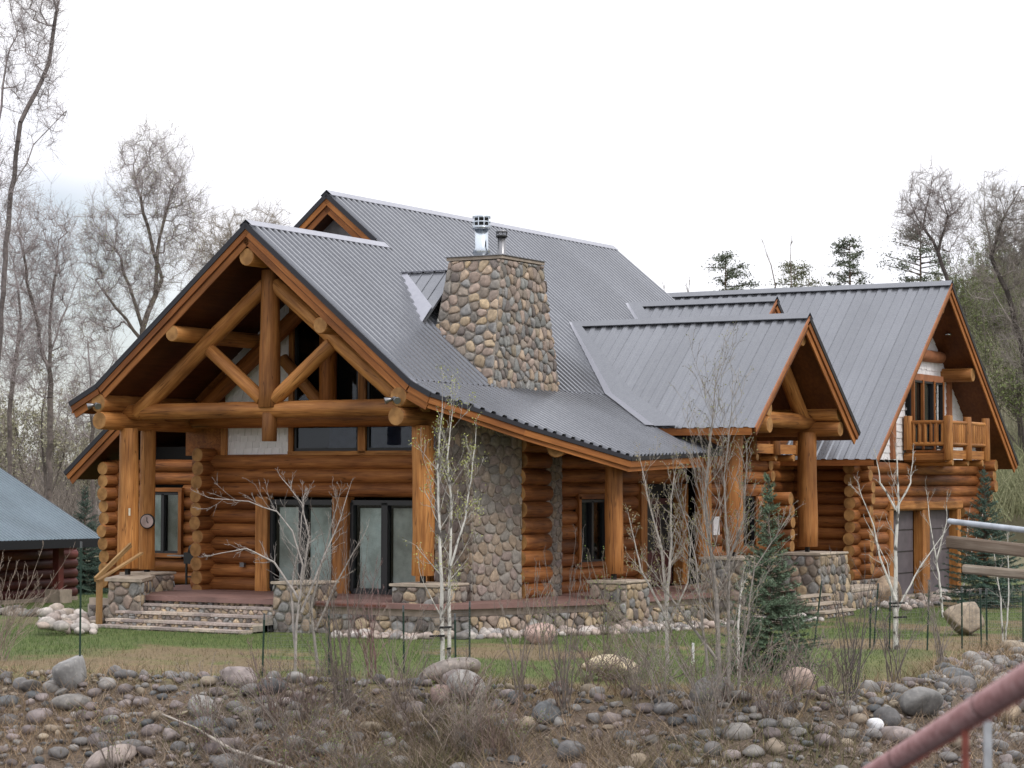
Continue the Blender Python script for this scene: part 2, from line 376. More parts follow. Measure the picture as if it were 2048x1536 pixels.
def farcol(x, y):
    n = fbm(x*.05, y*.05, 4)[..., None]; n2 = fbm(x*.4, y*.4, 3)[..., None]
    a = np.array([.12, .115, .055]); b = np.array([.16, .135, .095])
    return (a*n+b*(1-n))*(.7+.6*n2)
hx0, hx1, hy0, hy1 = -22, 34, -26, 24
grid('ground', np.arange(hx0, hx1+.01, .28), np.arange(hy0, hy1+.01, .28), GROUNDM, lawncol)
far_x = np.concatenate([np.arange(-400, -60, 40), np.arange(-60, hx0, 4.75), [hx0, hx1], np.arange(hx1+6, 320, 6), np.arange(330, 1500, 90)])
far_y = np.concatenate([np.arange(-500, -62, 40), np.arange(-62, hy0, 6), [hy0, hy1], np.arange(hy1+6, 300, 6), np.arange(320, 1500, 90)])
grid('far_ground', np.unique(far_x), np.unique(far_y), GROUNDM, farcol, hole=(hx0, hx1, hy0, hy1))
m_, nt_, b_ = mat('river_water', (.02, .025, .025), .08, 0, .6)
wn = tex(nt_, 'noise', 3, rnd=False); bump(nt_, b_, wn.outputs[0], .5, .06)
tag(obj('river', [(-120, -90, -1.95), (40, -90, -1.95), (40, 90, -1.95), (-120, 90, -1.95)], [(0, 1, 2, 3)], m_), kind='structure')

# ------------------------------------------------------------------ stone facing
PAL = [(.34, .26, .17), (.37, .29, .20), (.29, .225, .155), (.21, .175, .145), (.25, .20, .17), (.17, .155, .14), (.27, .21, .175), (.19, .185, .18), (.22, .215, .205), (.135, .115, .105), (.31, .24, .18)]
FPAL = [(.27, .215, .17), (.29, .235, .19), (.24, .195, .165), (.20, .17, .15), (.31, .24, .18), (.25, .20, .18), (.22, .20, .18)]
def clip(poly, p, n):
    o = []
    for i in range(len(poly)):
        a = poly[i]; b = poly[(i+1) % len(poly)]
        da = (a[0]-p[0])*n[0]+(a[1]-p[1])*n[1]; db = (b[0]-p[0])*n[0]+(b[1]-p[1])*n[1]
        if da <= 0: o.append(a)
        if (da < 0 < db) or (db < 0 < da):
            t = da/(da-db); o.append((a[0]+(b[0]-a[0])*t, a[1]+(b[1]-a[1])*t))
    return o
def voronoi(outline, size, asp=1.25, jit=.38, seed=0):
    rnd = random.Random(seed); xs = [p[0] for p in outline]; ys = [p[1] for p in outline]
    sx = size*math.sqrt(asp); sy = size/math.sqrt(asp); P = []
    nx = int((max(xs)-min(xs))/sx)+4; ny = int((max(ys)-min(ys))/sy)+4; G = {}
    for i in range(-2, nx):
        for j in range(-2, ny):
            p = (min(xs)+(i+.5+(.5 if j % 2 else 0)+rnd.uniform(-jit, jit))*sx, min(ys)+(j+.5+rnd.uniform(-jit, jit))*sy); G[i, j] = p
    out = []
    for (i, j), p in G.items():
        c = list(outline)
        for di in range(-3, 4):
            for dj in range(-3, 4):
                q = G.get((i+di, j+dj))
                if q is None or (di == 0 and dj == 0): continue
                c = clip(c, ((p[0]+q[0])/2, (p[1]+q[1])/2), (q[0]-p[0], q[1]-p[1]))
                if len(c) < 3: break
            if len(c) < 3: break
        if len(c) >= 3:
            ar = abs(sum(c[k][0]*c[(k+1) % len(c)][1]-c[(k+1) % len(c)][0]*c[k][1] for k in range(len(c))))/2
            if ar > size*size*.10: out.append((c, ar))
    return out
def stone_geo(c, O, U, Vv, Nn, depth, gap, rnd):
    """rounded stone standing proud of the wall, from a 2-D cell"""
    cx = sum(p[0] for p in c)/len(c); cy = sum(p[1] for p in c)/len(c)
    q = []
    for k in range(len(c)):                                  # one Chaikin round
        a = c[k]; b = c[(k+1) % len(c)]
        if math.hypot(a[0]-b[0], a[1]-b[1]) < .012: continue
        q.append((a[0]*.76+b[0]*.24, a[1]*.76+b[1]*.24)); q.append((a[0]*.24+b[0]*.76, a[1]*.24+b[1]*.76))
    if len(q) < 5: return None
    rm = sum(math.hypot(p[0]-cx, p[1]-cy) for p in q)/len(q); g = max(.55, 1-gap/rm)
    V = []; tx, ty = rnd.uniform(-.25, .25), rnd.uniform(-.25, .25)
    for f, h in ((g, -.01), (g*.97, depth*.5), (g*.84, depth*.88), (g*.45, depth)):
        for p in q:
            u = cx+(p[0]-cx)*f; v = cy+(p[1]-cy)*f
            hh = h*(1+tx*(u-cx)/rm+ty*(v-cy)/rm)+(rnd.uniform(-.006, .006) if h > 0 else 0)
            V.append(tuple(O+U*u+Vv*v+Nn*hh))
    n = len(q); F = []
    for r in range(3):
        for k in range(n): F.append((r*n+k, r*n+(k+1) % n, (r+1)*n+(k+1) % n, (r+1)*n+k))
    F.append(tuple(range(3*n, 4*n)))
    return V, F
def stone_face(P, size, parent, seed, keep=0, depth=.05, gap=.013, asp=1.25, backing=True, pal=PAL, bright=1.0):
    """P: planar polygon, counter-clockwise from outside; P[0]->P[1] is the bottom edge"""
    P = [Vector(p) for p in P]; O = P[0]; U = (P[1]-P[0]).normalized(); Nn = U.cross(P[2]-P[0]).normalized(); Vv = Nn.cross(U)
    o2 = [((p-O).dot(U), (p-O).dot(Vv)) for p in P]; rnd = random.Random(seed)
    cells = voronoi(o2, size, asp, seed=seed); cells.sort(key=lambda t: -t[1])
    JV = []; JF = []; JC = []; kept = 0
    for c, ar in cells:
        g = stone_geo(c, O, U, Vv, Nn, depth*rnd.uniform(.7, 1.25), gap, rnd)
        if not g: continue
        cc = np.array(rnd.choice(pal))*rnd.uniform(.8, 1.2)*bright; V, F = g
        if kept < keep:
            obj('stone', V, F, STONE, parent, smooth=True, cols=cc); kept += 1
        else:
            b = len(JV); JV += V; JF += [tuple(i+b for i in f) for f in F]; JC += [cc]*len(V)
    if JV: tag(obj('stone_facing', JV, JF, STONE, parent, smooth=True, cols=np.array(JC)), kind='stuff')
def wall_face(a, b, z0, z1, size, parent, seed, **k):
    stone_face([(a[0], a[1], z0), (b[0], b[1], z0), (b[0], b[1], z1), (a[0], a[1], z1)], size, parent, seed, **k)
def masonry(name, plan, z0, z1, parent, size=.24, seed=1, faces=None, keep=0, plan_top=None, **k):
    """solid of mortar with stones on the chosen sides; plan clockwise seen from above -> outward faces"""
    n = len(plan); T = plan_top or plan
    V = [(x, y, z0) for x, y in plan]+[(x, y, z1) for x, y in T]
    F = [tuple(range(n)), tuple(reversed(range(n, 2*n)))]+[(i, i+n, (i+1) % n+n, (i+1) % n) for i in range(n)]
    o = obj(name, V, F, MORTAR, parent)
    for i in (faces if faces is not None else range(n)):
        a = plan[i]; b = plan[(i+1) % n]; c = T[(i+1) % n]; d = T[i]
        stone_face([(b[0], b[1], z0), (a[0], a[1], z0), (d[0], d[1], z1), (c[0], c[1], z1)], size, o, seed*10+i, keep=keep, **k)
    return o
def pier(x0, x1, y0, y1, z0, z1, size=.24, seed=1, keep=0, flare=0.0):
    pl = [(x0-flare, y0-flare), (x0-flare, y1+flare), (x1+flare, y1+flare), (x1+flare, y0-flare)]; tp = [(x0, y0), (x0, y1), (x1, y1), (x1, y0)]
    o = masonry('stone_pier', pl, z0, z1-.07, HOUSE, size, seed, faces=(0, 3), keep=keep, plan_top=tp)
    V = []
    beam('pier_cap', (x0-.06, (y0+y1)/2, z1-.035), (x1+.06, (y0+y1)/2, z1-.035), y1-y0+.08, .055, CAPST, o, bev=.015)
    return o

# ------------------------------------------------------------------ roof sheets
def sheet(O, U, D, u0, u1, vt, vb, parent, mt=ROOF, pitch=.235, rib=.072, panel=.9, name='roof_panel'):
    """ribbed metal: U along the ridge, D down the slope; vt(u), vb(u) give top and bottom distances down the slope"""
    O = Vector(O); U = Vector(U).normalized(); D = Vector(D).normalized(); Nn = U.cross(D); Nn = Nn if Nn.z > 0 else -Nn
    npan = max(1, round((u1-u0)/panel)); pw = (u1-u0)/npan; nr = max(1, round(pw/pitch)); pt = pw/nr
    for i in range(npan):
        a = u0+i*pw; prof = [(a, 0)]; lift = .0015*(i % 2)
        for k in range(nr):
            s = a+k*pt; big = rib
            prof += [(s+pt*.42, 0), (s+pt*.54, big), (s+pt*.84, big), (s+pt*.96, 0)]
        prof.append((a+pw, 0)); V = []; F = []
        rows = 3
        for u, h in prof:
            t, b = vt(u), vb(u)
            for r in range(rows):
                v = t+(b-t)*r/(rows-1); wv = .0035*mnoise.noise((u*1.1, v*.7, 5))
                V.append(tuple(O+U*u+D*v+Nn*(h+lift+wv)))
        for j in range(len(prof)-1):
            for r in range(rows-1): F.append((j*rows+r, j*rows+r+1, (j+1)*rows+r+1, (j+1)*rows+r))
        if min(vb(u)-vt(u) for u, h in prof) < -.01 and max(vb(u)-vt(u) for u, h in prof) < .02: continue
        obj(name, V, F, mt, parent)
def cap(p0, p1, d0, d1, wd, parent, mt=ROOFS, name='ridge_cap', lift=.078):
    """bent strip from p0 to p1 with wings wd wide along d0 and d1"""
    p0 = Vector(p0); p1 = Vector(p1); d0 = Vector(d0).normalized(); d1 = Vector(d1).normalized(); n = (p1-p0).normalized()
    nn0 = n.cross(d0); nn0 = nn0 if nn0.z > 0 else -nn0; nn1 = n.cross(d1); nn1 = nn1 if nn1.z > 0 else -nn1
    V = []; k = 9
    for i in range(k):
        p = p0.lerp(p1, i/(k-1)); j = Vector((0, 0, .004*mnoise.noise((i*1.3, p.x, p.y))))
        for q in (p+d0*wd+nn0*(lift-.03), p+d0*wd+nn0*lift, p+Vector((0, 0, lift*1.25))+j, p+d1*wd+nn1*lift, p+d1*wd+nn1*(lift-.03)): V.append(tuple(q))
    F = [(i*5+a, i*5+a+1, i*5+a+6, i*5+a+5) for i in range(k-1) for a in range(4)]
    return obj(name, V, F, mt, parent)
def rake(pts, out_, parent, thin=False):
    """trim down a gable edge: dark metal drip, then two boards; pts top to bottom along the roof edge, out_ = outward horizontal normal"""
    o = Vector(out_)
    for a, b in zip(pts[:-1], pts[1:]):
        a = Vector(a); b = Vector(b); d = (b-a).normalized(); n = d.cross(o); n = n if n.z > 0 else -n
        if thin:
            beam('drip_edge', a-n*.02+o*.012, b-n*.02+o*.012, .03, .06, TRIM, parent, upv=n); beam('fascia_board', a-n*.09-o*.012, b-n*.09-o*.012, .035, .09, BOARD, parent, upv=n); continue
        beam('drip_edge', a-n*.025+o*.012, b-n*.025+o*.012, .03, .11, DARK, parent, upv=n)
        beam('fascia_board', a-n*.145-o*.012, b-n*.145-o*.012, .035, .125, BOARD, parent, upv=n)
        beam('fascia_board', a-n*.285-o*.05, b-n*.285-o*.05, .035, .15, BOARD, parent, upv=n)

# ------------------------------------------------------------------ the log house
HOUSE = root('log_house', (6, 0, 0), 'large orange log house with grey metal roofs, stone chimney and log truss over its porch', 'house')
S = .824; th = math.atan(S); c_, s_ = math.cos(th), math.sin(th)
ZA = 8.577; YH = 1.604; ZH = ZA+S*YH; XH = 5.271; XE = 19.71; YB = -4.18; ZB = ZA+S*YB
FS = .5; thf = math.atan(FS); cf, sf = math.cos(thf), math.sin(thf)
SR = .86; thr = math.atan(SR); cr_, sr_ = math.cos(thr), math.sin(thr)
XR, ZR, YR0, YR1, WR = 10.869, 7.026, -8.259, -1.883, 3.112
X2, Z2, Y20, Y21, W2 = 16.0, 7.90, -5.17, -.80, 2.6
XG, ZG, YG0, YG1, WG = 22.93, 8.753, -7.47, 1.9, 5.82
def ybot(x):
    y = YB
    for xr, yr, zr in ((XR, YR1, ZR), (X2, Y21, Z2)):
        y = max(y, yr-abs(x-xr)*SR/S)
    return y
DR = (0, -c_, -s_); DL = (0, c_, -s_)
g_ = lambda y: -y/c_
tops = lambda x: g_(YH) if x > XH-.001 else 0
CHX0, CHX1 = 3.2, 6.14
sheet((0, 0, ZA), (1, 0, 0), DR, 0, XH, lambda u: 0, lambda u: g_(ybot(u)), HOUSE)
sheet((0, 0, ZA), (1, 0, 0), DR, XH, XR, lambda u: g_(YH), lambda u: g_(ybot(u)), HOUSE)
sheet((0, 0, ZA), (1, 0, 0), DR, XR, X2, lambda u: g_(YH), lambda u: g_(ybot(u)), HOUSE)
sheet((0, 0, ZA), (1, 0, 0), DR, X2, XE, lambda u: g_(YH), lambda u: g_(ybot(u)), HOUSE)
# bowed lower roof over the porch
EX = [0, .19, 1.68, 3.95, 9.44]; EY = [-4.62, -4.75, -5.87, -7.14, -6.78]
eav = lambda x: float(np.interp(x, EX, EY))
def flare_bot(x):
    if x < 7.76: return eav(x)
    return max(eav(x), -5.75+(x-7.76)*0.0)
sheet((0, YB, ZB-.012), (1, 0, 0), (0, -cf, -sf), 0, 9.4, lambda u: 0 if u < 8.69 else (u-8.69)*1.4, lambda u: (YB-eav(u))/cf, HOUSE, panel=.6)
# left slopes
sheet((0, 0, ZA), (1, 0, 0), DL, 0, 5.3, lambda u: 0, lambda u: 4.07/c_, HOUSE)
sheet((0, 4.07, ZA-S*4.07), (1, 0, 0), (0, cf, -sf), 0, 5.3, lambda u: 0, lambda u: .78/cf, HOUSE)
sheet((0, YH, ZH), (1, 0, 0), DL, XH, XE, lambda u: 0, lambda u: 7.97/c_, HOUSE)
# right gable
D1 = (-cr_, 0, -sr_); D2 = (cr_, 0, -sr_); h_ = lambda w: w/cr_
def gtop(y, yr1, w):   # how far down the slope the gable roof reaches before the main roof takes over, at distance y
    return w
def gable_sheet(xr, zr, y0, y1, wl, wr, valley=True):
    # u measured from the outer rake towards the main roof
    def vb(w):
        def f(u):
            y = y0+u
            if not valley: return h_(w)
            # main roof (slope S above YB, FS below) meets this slope at half width q
            if y <= YB:
                zf = ZB+FS*(y-YB); q = (zr-zf)/SR
            else: q = (zr-(ZA+S*y))/SR
            return h_(max(0.0, min(w, q)))
        return f
    sheet((xr, y0, zr), (0, 1, 0), D1, 0, y1-y0, lambda u: 0, vb(wl), HOUSE, pitch=.3, rib=.028)
    sheet((xr, y0, zr), (0, 1, 0), D2, 0, y1-y0, lambda u: 0, vb(wr), HOUSE, pitch=.3, rib=.028)
gable_sheet(XR, ZR, YR0, YR1, WR, WR)
gable_sheet(X2, Z2, Y20, Y21, W2, W2)
gable_sheet(XG, ZG, YG0, YG1, WG, WG, False)
# ridge caps
cap((-.02, 0, ZA), (XH+.05, 0, ZA), DR, DL, .15, HOUSE); cap((XH-.02, YH, ZH), (XE+.03, YH, ZH), DR, DL, .15, HOUSE)
for xr, zr, y0, y1 in ((XR, ZR, YR0, YR1), (X2, Z2, Y20, Y21), (XG, ZG, YG0, YG1)):
    cap((xr, y0-.02, zr), (xr, y1+.05, zr), D1, D2, .16, HOUSE, mt=ROOF)
# valley flashings
def flash(pts, da, db, wa, wb):
    for a, b in zip(pts[:-1], pts[1:]):
        cap(a, b, da, db, wa, HOUSE, name='valley_flashing', lift=.05)
def strip(name, quads, mt, parent=None, lift=.088):
    """sheet pieces lying on roof planes, given as 4 points each"""
    V = []; F = []
    for q in quads:
        P = [Vector(p) for p in q]; n = (P[1]-P[0]).cross(P[2]-P[0]).normalized(); n = n if n.z > 0 else -n
        k = 6; b = len(V)
        for i in range(k+1):
            a0 = P[0].lerp(P[1], i/k); a1 = P[3].lerp(P[2], i/k)
            for t in (0, .5, 1):
                p = a0.lerp(a1, t); V.append(tuple(p+n*(lift+.006*mnoise.noise((p.x*2, p.y*2, t*3)))))
        for i in range(k):
            for t in (0, 1): F.append((b+i*3+t, b+i*3+t+1, b+i*3+t+4, b+i*3+t+3))
    return obj(name, V, F, mt, parent, smooth=True)
kx, kz = 8.70, ZB
VA = Vector((XR, YR1, ZR)); VK = Vector((XR-(ZR-ZB)/SR, YB, ZB)); qx = XR-WR; zb_ = ZR-SR*WR; VBt = Vector((qx, YB+(zb_-ZB)/FS, zb_))
Vu, Vd1, Vdf, Vr = Vector((0, c_, s_)), Vector(D1), Vector((0, cf, sf)), Vector((cr_, 0, sr_))
om = Vector((-1, 0, 0))
strip('valley_flashing', [(VA, VK, VK+om*.42, VA+om*.2), (VK, VBt, VBt+om*.5, VK+om*.42)], ROOFS, HOUSE)
oy = Vector((0, -1, 0))
strip('valley_flashing', [(VA, VK, VK+oy*.62, VA+oy*.25), (VK, VBt, VBt+oy*.75+Vector((0, 0, -.0)), VK+oy*.62)], ROOF, HOUSE)
VA2 = Vector((X2, Y21, Z2)); VK2 = Vector((X2-2.6, Y21-2.6*SR/S, Z2-SR*2.6))
strip('valley_flashing', [(VA2, VK2, VK2+om*.4, VA2+om*.25)], ROOFS, HOUSE)
strip('valley_flashing', [(VA2, VK2, VK2+oy*.6, VA2+oy*.4)], ROOF, HOUSE)
beam('roof_break_flashing', (0.02, YB-.02, ZB+.03), (3.15, YB-.02, ZB+.03), .22, .012, ROOFS, HOUSE, upv=(0, -.55, .83))
beam('roof_break_flashing', (6.1, YB-.02, ZB+.03), (8.7, YB-.02, ZB+.03), .22, .012, ROOFS, HOUSE, upv=(0, -.55, .83))
# slabs under the metal (ceiling boards seen from below)
nR = Vector((0, -s_, c_)); nL = Vector((0, s_, c_)); T = .2; e = .045
def onR(x, y): return (x, y, ZA+S*y-e)
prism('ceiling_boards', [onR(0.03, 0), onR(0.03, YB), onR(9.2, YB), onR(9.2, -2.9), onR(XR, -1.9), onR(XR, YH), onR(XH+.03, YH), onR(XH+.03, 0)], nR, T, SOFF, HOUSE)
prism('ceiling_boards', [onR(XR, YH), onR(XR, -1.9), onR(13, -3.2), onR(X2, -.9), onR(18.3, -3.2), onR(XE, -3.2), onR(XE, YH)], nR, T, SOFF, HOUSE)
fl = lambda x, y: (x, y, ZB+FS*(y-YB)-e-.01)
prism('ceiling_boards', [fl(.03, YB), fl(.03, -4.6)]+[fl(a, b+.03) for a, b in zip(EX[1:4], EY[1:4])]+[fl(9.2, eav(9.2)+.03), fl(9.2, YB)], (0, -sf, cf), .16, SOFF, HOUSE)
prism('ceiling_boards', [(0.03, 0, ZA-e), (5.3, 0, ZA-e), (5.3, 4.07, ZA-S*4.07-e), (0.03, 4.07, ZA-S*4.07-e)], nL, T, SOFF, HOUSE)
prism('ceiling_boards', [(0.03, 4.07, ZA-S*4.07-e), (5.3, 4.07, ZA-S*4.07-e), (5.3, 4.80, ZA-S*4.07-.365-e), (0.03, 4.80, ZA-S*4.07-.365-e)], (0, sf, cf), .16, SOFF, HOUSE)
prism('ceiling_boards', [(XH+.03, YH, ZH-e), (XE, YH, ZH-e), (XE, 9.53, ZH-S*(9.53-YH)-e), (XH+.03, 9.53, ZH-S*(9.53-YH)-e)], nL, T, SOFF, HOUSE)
for xr, zr, y0, y1, wl, sl in ((XR, ZR, YR0, -4.6, WR-.03, 1), (X2, Z2, Y20, -2.2, W2-.05, 1), (XG, ZG, YG0, YG1, WG-.03, 1)):
    n1 = Vector((-sr_, 0, cr_)); n2 = Vector((sr_, 0, cr_))
    yi = y1
    prism('ceiling_boards', [(xr, y0+.03, zr-e), (xr-wl, y0+.03, zr-SR*wl-e), (xr-wl, yi, zr-SR*wl-e), (xr, yi, zr-e)], n1, T, SOFF, HOUSE)
    prism('ceiling_boards', [(xr, y0+.03, zr-e), (xr, yi, zr-e), (xr+wl, yi, zr-SR*wl-e), (xr+wl, y0+.03, zr-SR*wl-e)], n2, T, SOFF, HOUSE)
    rake([(xr, y0, zr), (xr-wl-.03, y0, zr-SR*(wl+.03))], (0, -1, 0), HOUSE, True)
    rake([(xr, y0, zr), (xr+wl+.03, y0, zr-SR*(wl+.03))], (0, -1, 0), HOUSE)
    z3 = zr-SR*wl-.10
    for sx in (-1, 1): beam('eave_board', (xr+sx*wl, y0+.08, z3), (xr+sx*wl, yi, z3), .04, .17, BOARD, HOUSE)
rake([(0, 0, ZA), (0, YB, ZB)], (-1, 0, 0), HOUSE); rake([(0, YB, ZB), (0, -4.66, ZB-.24)], (-1, 0, 0), HOUSE)
rake([(0, 0, ZA), (0, 4.07, ZA-S*4.07)], (-1, 0, 0), HOUSE); rake([(0, 4.07, ZA-S*4.07), (0, 4.83, ZA-S*4.07-.38)], (-1, 0, 0), HOUSE)
rake([(XH, YH, ZH), (XH, 0.2, ZA+S*.2)], (-1, 0, 0), HOUSE); rake([(XH, YH, ZH), (XH, 9.57, ZH-S*7.97)], (-1, 0, 0), HOUSE)
rake([(XE, YH, ZH), (XE, -2.9, ZA-S*2.9)], (1, 0, 0), HOUSE)
# eave of the bowed roof: dark drip and boards
ee = [(a, b, ZB+FS*(b-YB)) for a, b in zip(EX, EY)]
for a, b in zip(ee[:-1], ee[1:]):
    a = Vector(a); b = Vector(b)
    beam('drip_edge', a-Vector((0, 0, .035)), b-Vector((0, 0, .035)), .03, .085, DARK, HOUSE)
    o_ = (b-a).cross(Vector((0, 0, 1))).normalized()*-.03
    beam('fascia_board', a-Vector((0, 0, .15))+o_, b-Vector((0, 0, .15))+o_, .035, .13, BOARD, HOUSE)
    beam('fascia_board', a-Vector((0, 0, .265))+o_*2.6, b-Vector((0, 0, .265))+o_*2.6, .035, .09, BOARD, HOUSE)
zl = ZA-S*4.07-.38
beam('eave_board', (0.05, 4.78, zl-.12), (5.3, 4.78, zl-.12), .04, .2, BOARD, HOUSE)

# chimney with its flues
CH = root('chimney', (0, 0, 0), None, None) if False else None
cb = [(3.2, -4.19), (3.2, -2.45), (6.14, -2.45), (6.14, -4.19)]; ct = [(3.78, -4.06), (3.78, -2.72), (5.58, -2.72), (5.58, -4.06)]
ZC = 7.96
def lerp2(a, b, t): return (a[0]+(b[0]-a[0])*t, a[1]+(b[1]-a[1])*t)
cbb = [lerp2(a, b, (4.9-5.12)/(ZC-5.12)) for a, b in zip(cb, ct)]
chim = masonry('chimney', cbb, 4.9, ZC, HOUSE, faces=(), plan_top=ct)
a0, a1, a2, a3 = cbb
def fr(a, b, z): return (*lerp2(a, b, (z-4.9)/(ZC-4.9)), z)
# front face (towards -X) is cut off by the roof slope
ft = 3.24
P_near_b = fr(a0, ct[0], 5.10); P_far_b = fr(a1, ct[1], 6.42)
stone_face([P_near_b, fr(a0, ct[0], ZC), fr(a1, ct[1], ZC), P_far_b], .235, chim, 5, keep=110, asp=.9, bright=1.25)
stone_face([fr(a0, ct[0], 5.06), fr(a3, ct[3], 5.06), fr(a3, ct[3], ZC), fr(a0, ct[0], ZC)], .20, chim, 6, keep=150, asp=.62, pal=PAL[3:]+[(.19, .19, .18), (.24, .2, .15), (.2, .2, .19)], bright=1.12)
beam('chimney_cap', (3.74, -3.39, ZC+.05), (5.62, -3.39, ZC+.05), 1.42, .07, CAPST, chim, bev=.01)
beam('chimney_cap', (3.70, -3.39, ZC+.095), (5.66, -3.39, ZC+.095), 1.48, .015, SILD, chim)
fx, fy, fz = 4.10, -3.36, ZC+.11
f1 = lathe('flue_pipe', [(.17, 0), (.17, .04), (.205, .07), (.15, .20), (.15, .62)], (fx, fy, fz), SILV, chim)
lathe('flue_ring', [(.19, .60), (.20, .64), (.20, .66), (.16, .66)], (fx, fy, fz), SILV, f1)
lathe('flue_core', [(.15, .62), (.15, .90)], (fx, fy, fz), IRON, f1, smooth=False)
for z in (.66, .76, .86): lathe('flue_ring', [(.155, z-.008), (.2, z-.008), (.2, z+.02), (.155, z+.02)], (fx, fy, fz), SILV, f1)
for k in range(10):
    a = k*math.pi/5+.2; beam('flue_bar', (fx+.195*math.cos(a), fy+.195*math.sin(a), fz+.66), (fx+.195*math.cos(a), fy+.195*math.sin(a), fz+.87), .022, .008, SILV, f1, upv=(math.cos(a), math.sin(a), 0))
lathe('flue_lid', [(.2, .87), (.2, .90), (.02, .915)], (fx, fy, fz), SILV, f1)
gx, gy = 4.18, -3.83
f2 = lathe('flue_pipe', [(.14, 0), (.11, .04), (.095, .06), (.095, .44)], (gx, gy, fz), SILD, chim)
lathe('flue_ring', [(.10, .40), (.13, .42), (.13, .45), (.10, .46)], (gx, gy, fz), IRON, f2)
for k in range(8):
    a = k*math.pi/4; beam('flue_bar', (gx+.12*math.cos(a), gy+.12*math.sin(a), fz+.44), (gx+.12*math.cos(a+.5), gy+.12*math.sin(a+.5), fz+.53), .015, .015, SILD, f2)
lathe('flue_lid', [(.13, .525), (.13, .55), (.03, .58)], (gx, gy, fz), SILD, f2)
# saddle behind the chimney
cz = 7.82; cy = (cz-ZA)/S; cx = 4.6
c0 = Vector((cx, cy, cz)); c1 = Vector((cx, -2.45, cz)); lo = Vector((3.05, -2.50, ZA-S*2.50)); lo2 = Vector((6.2, -2.5, ZA-S*2.5))
def tri(name, P, mt, lift=.03, lines=0):
    P = [Vector(p) for p in P]; n = (P[1]-P[0]).cross(P[2]-P[0]).normalized(); n = n if n.z > 0 else -n
    return obj(name, [tuple(p+n*lift) for p in P]+[tuple(p-n*.02) for p in P], [(0, 1, 2), (5, 4, 3), (0, 3, 4, 1), (1, 4, 5, 2), (2, 5, 3, 0)], mt, HOUSE)
tri('cricket_roof', [c0, lo, c1], ROOF); tri('cricket_roof', [c0, c1, lo2], ROOF)
dd = (lo-c1).normalized()
for k in range(1, 5):
    t = k/5; a = c0.lerp(c1, t)+Vector((0, 0, .04)); m2 = c0.lerp(lo, t)+Vector((0, 0, .04)); beam('cricket_rib', a, m2, .03, .028, ROOF, HOUSE)
beam('ridge_cap', c0+Vector((0, .1, .05)), c1+Vector((0, 0, .05)), .16, .02, ROOFS, HOUSE)
strip('valley_flashing', [(c0+Vector((0, .12, 0)), lo, lo+Vector((-.14, -.02, -.016)), c0+Vector((-.22, .1, 0.08)))], ROOFS, HOUSE, lift=.03)
strip('valley_flashing', [(c0+Vector((0, .05, 0)), lo+Vector((0, 0, .03)), lo+Vector((.42, .0, .42)), c0+Vector((-.02, -.2, .0)))], ROOFS, HOUSE, lift=.045)
beam('chimney_flashing', (3.10, -2.45, ZA-S*2.45+.03), (3.10, -4.22, ZA-S*4.22+.03), .14, .02, ROOF, HOUSE)

# front truss
ls = lambda a, b, r, r1=None, m=None, **k: log('log', a, b, r, r1, m or [LOGM, ENDM], HOUSE, **k)
PO = [POSTM, ENDM]
ls((.06, .03, 7.88), (5.6, .03, 7.88), .19, m=PO)
ls((.04, 2.0, 6.31), (3.6, 2.0, 6.31), .175, m=PO); ls((.04, -1.9, 6.36), (3.6, -1.9, 6.36), .175, m=PO)
for y in (4.03, -3.85):
    sg = 1 if y > 0 else -1
    ls((.03, y, 4.84), (4.2, y, 4.84), .205, m=PO); ls((.02, y-.04*sg, 4.45), (4.4, y-.04*sg, 4.45), .20, m=PO)
ls((.9, 3.98, 4.66), (.9, -3.98, 4.66), .175, .185, PO, wob=.07)
ls((.9, 3.62, 4.62), (.9, .12, 7.36), .20, .165, PO, wob=.06); ls((.9, -3.62, 4.62), (.9, -.12, 7.36), .19, .165, PO, wob=.06)
ls((.86, -.02, 4.70), (.86, -.02, 7.66), .245, .19, PO, wob=.06)
ls((.86, -.02, 3.98), (.86, -.02, 4.6), .16, .16, PO)
ls((.84, 1.58, 5.98), (.84, .16, 4.88), .15, m=PO); ls((.84, -1.66, 6.04), (.84, -.18, 4.88), .16, m=PO)
# second truss against the window wall; its struts stand for the front truss's reflection
ls((3.0, 3.7, 4.5), (3.0, -3.8, 4.5), .17, m=[LOGD, ENDM]); ls((3.0, 1.2, 5.9), (3.0, .1, 4.8), .14, m=PO); ls((3.0, -.6, 6.2), (3.0, -2.2, 4.7), .13, m=PO); ls((3.0, -.05, 4.6), (3.0, -.05, 7.5), .2, m=[LOGD, ENDM])
ls((3.0, 3.6, 4.7), (3.0, .1, 7.4), .18, m=[LOGD, ENDM]); ls((3.0, -3.6, 4.7), (3.0, -.1, 7.4), .18, m=[LOGD, ENDM])
# posts on stone piers
def post(x, y, z0, z1, r0, r1, pin=.14):
    o = log('post', (x, y, z0+pin), (x, y, z1), r0, r1, PO, HOUSE, n=18, wob=.08)
    beam('post_base', (x, y, z0), (x, y, z0+pin+.02), .09, .09, IRON, HOUSE)
    return o
post(.9, 3.87, 1.04, 4.30, .245, .205); post(.9, -3.91, 1.05, 4.28, .235, .225)
post(1.80, 4.06, 1.08, 4.28, .185, .17, .05); post(4.55, -6.42, 1.05, 3.55, .2, .19, .12)
post(8.68, -7.3, 1.46, 4.27, .245, .24, .1); post(12.97, -7.3, 1.46, 4.36, .25, .23, .12); post(11.2, -5.35, 1.1, 4.2, .2, .2, .05)
ls((4.05, -6.55, 3.62), (9.3, -6.28, 3.72), .19, m=PO)                                     # plate log under the bowed eave
ls((2.65, -5.15, 3.92), (2.45, -6.02, 3.86), .27, m=PO) if False else None
log('log', (5.0, -4.9, 3.9), (2.55, -6.12, 3.83), .185, .20, PO, HOUSE)
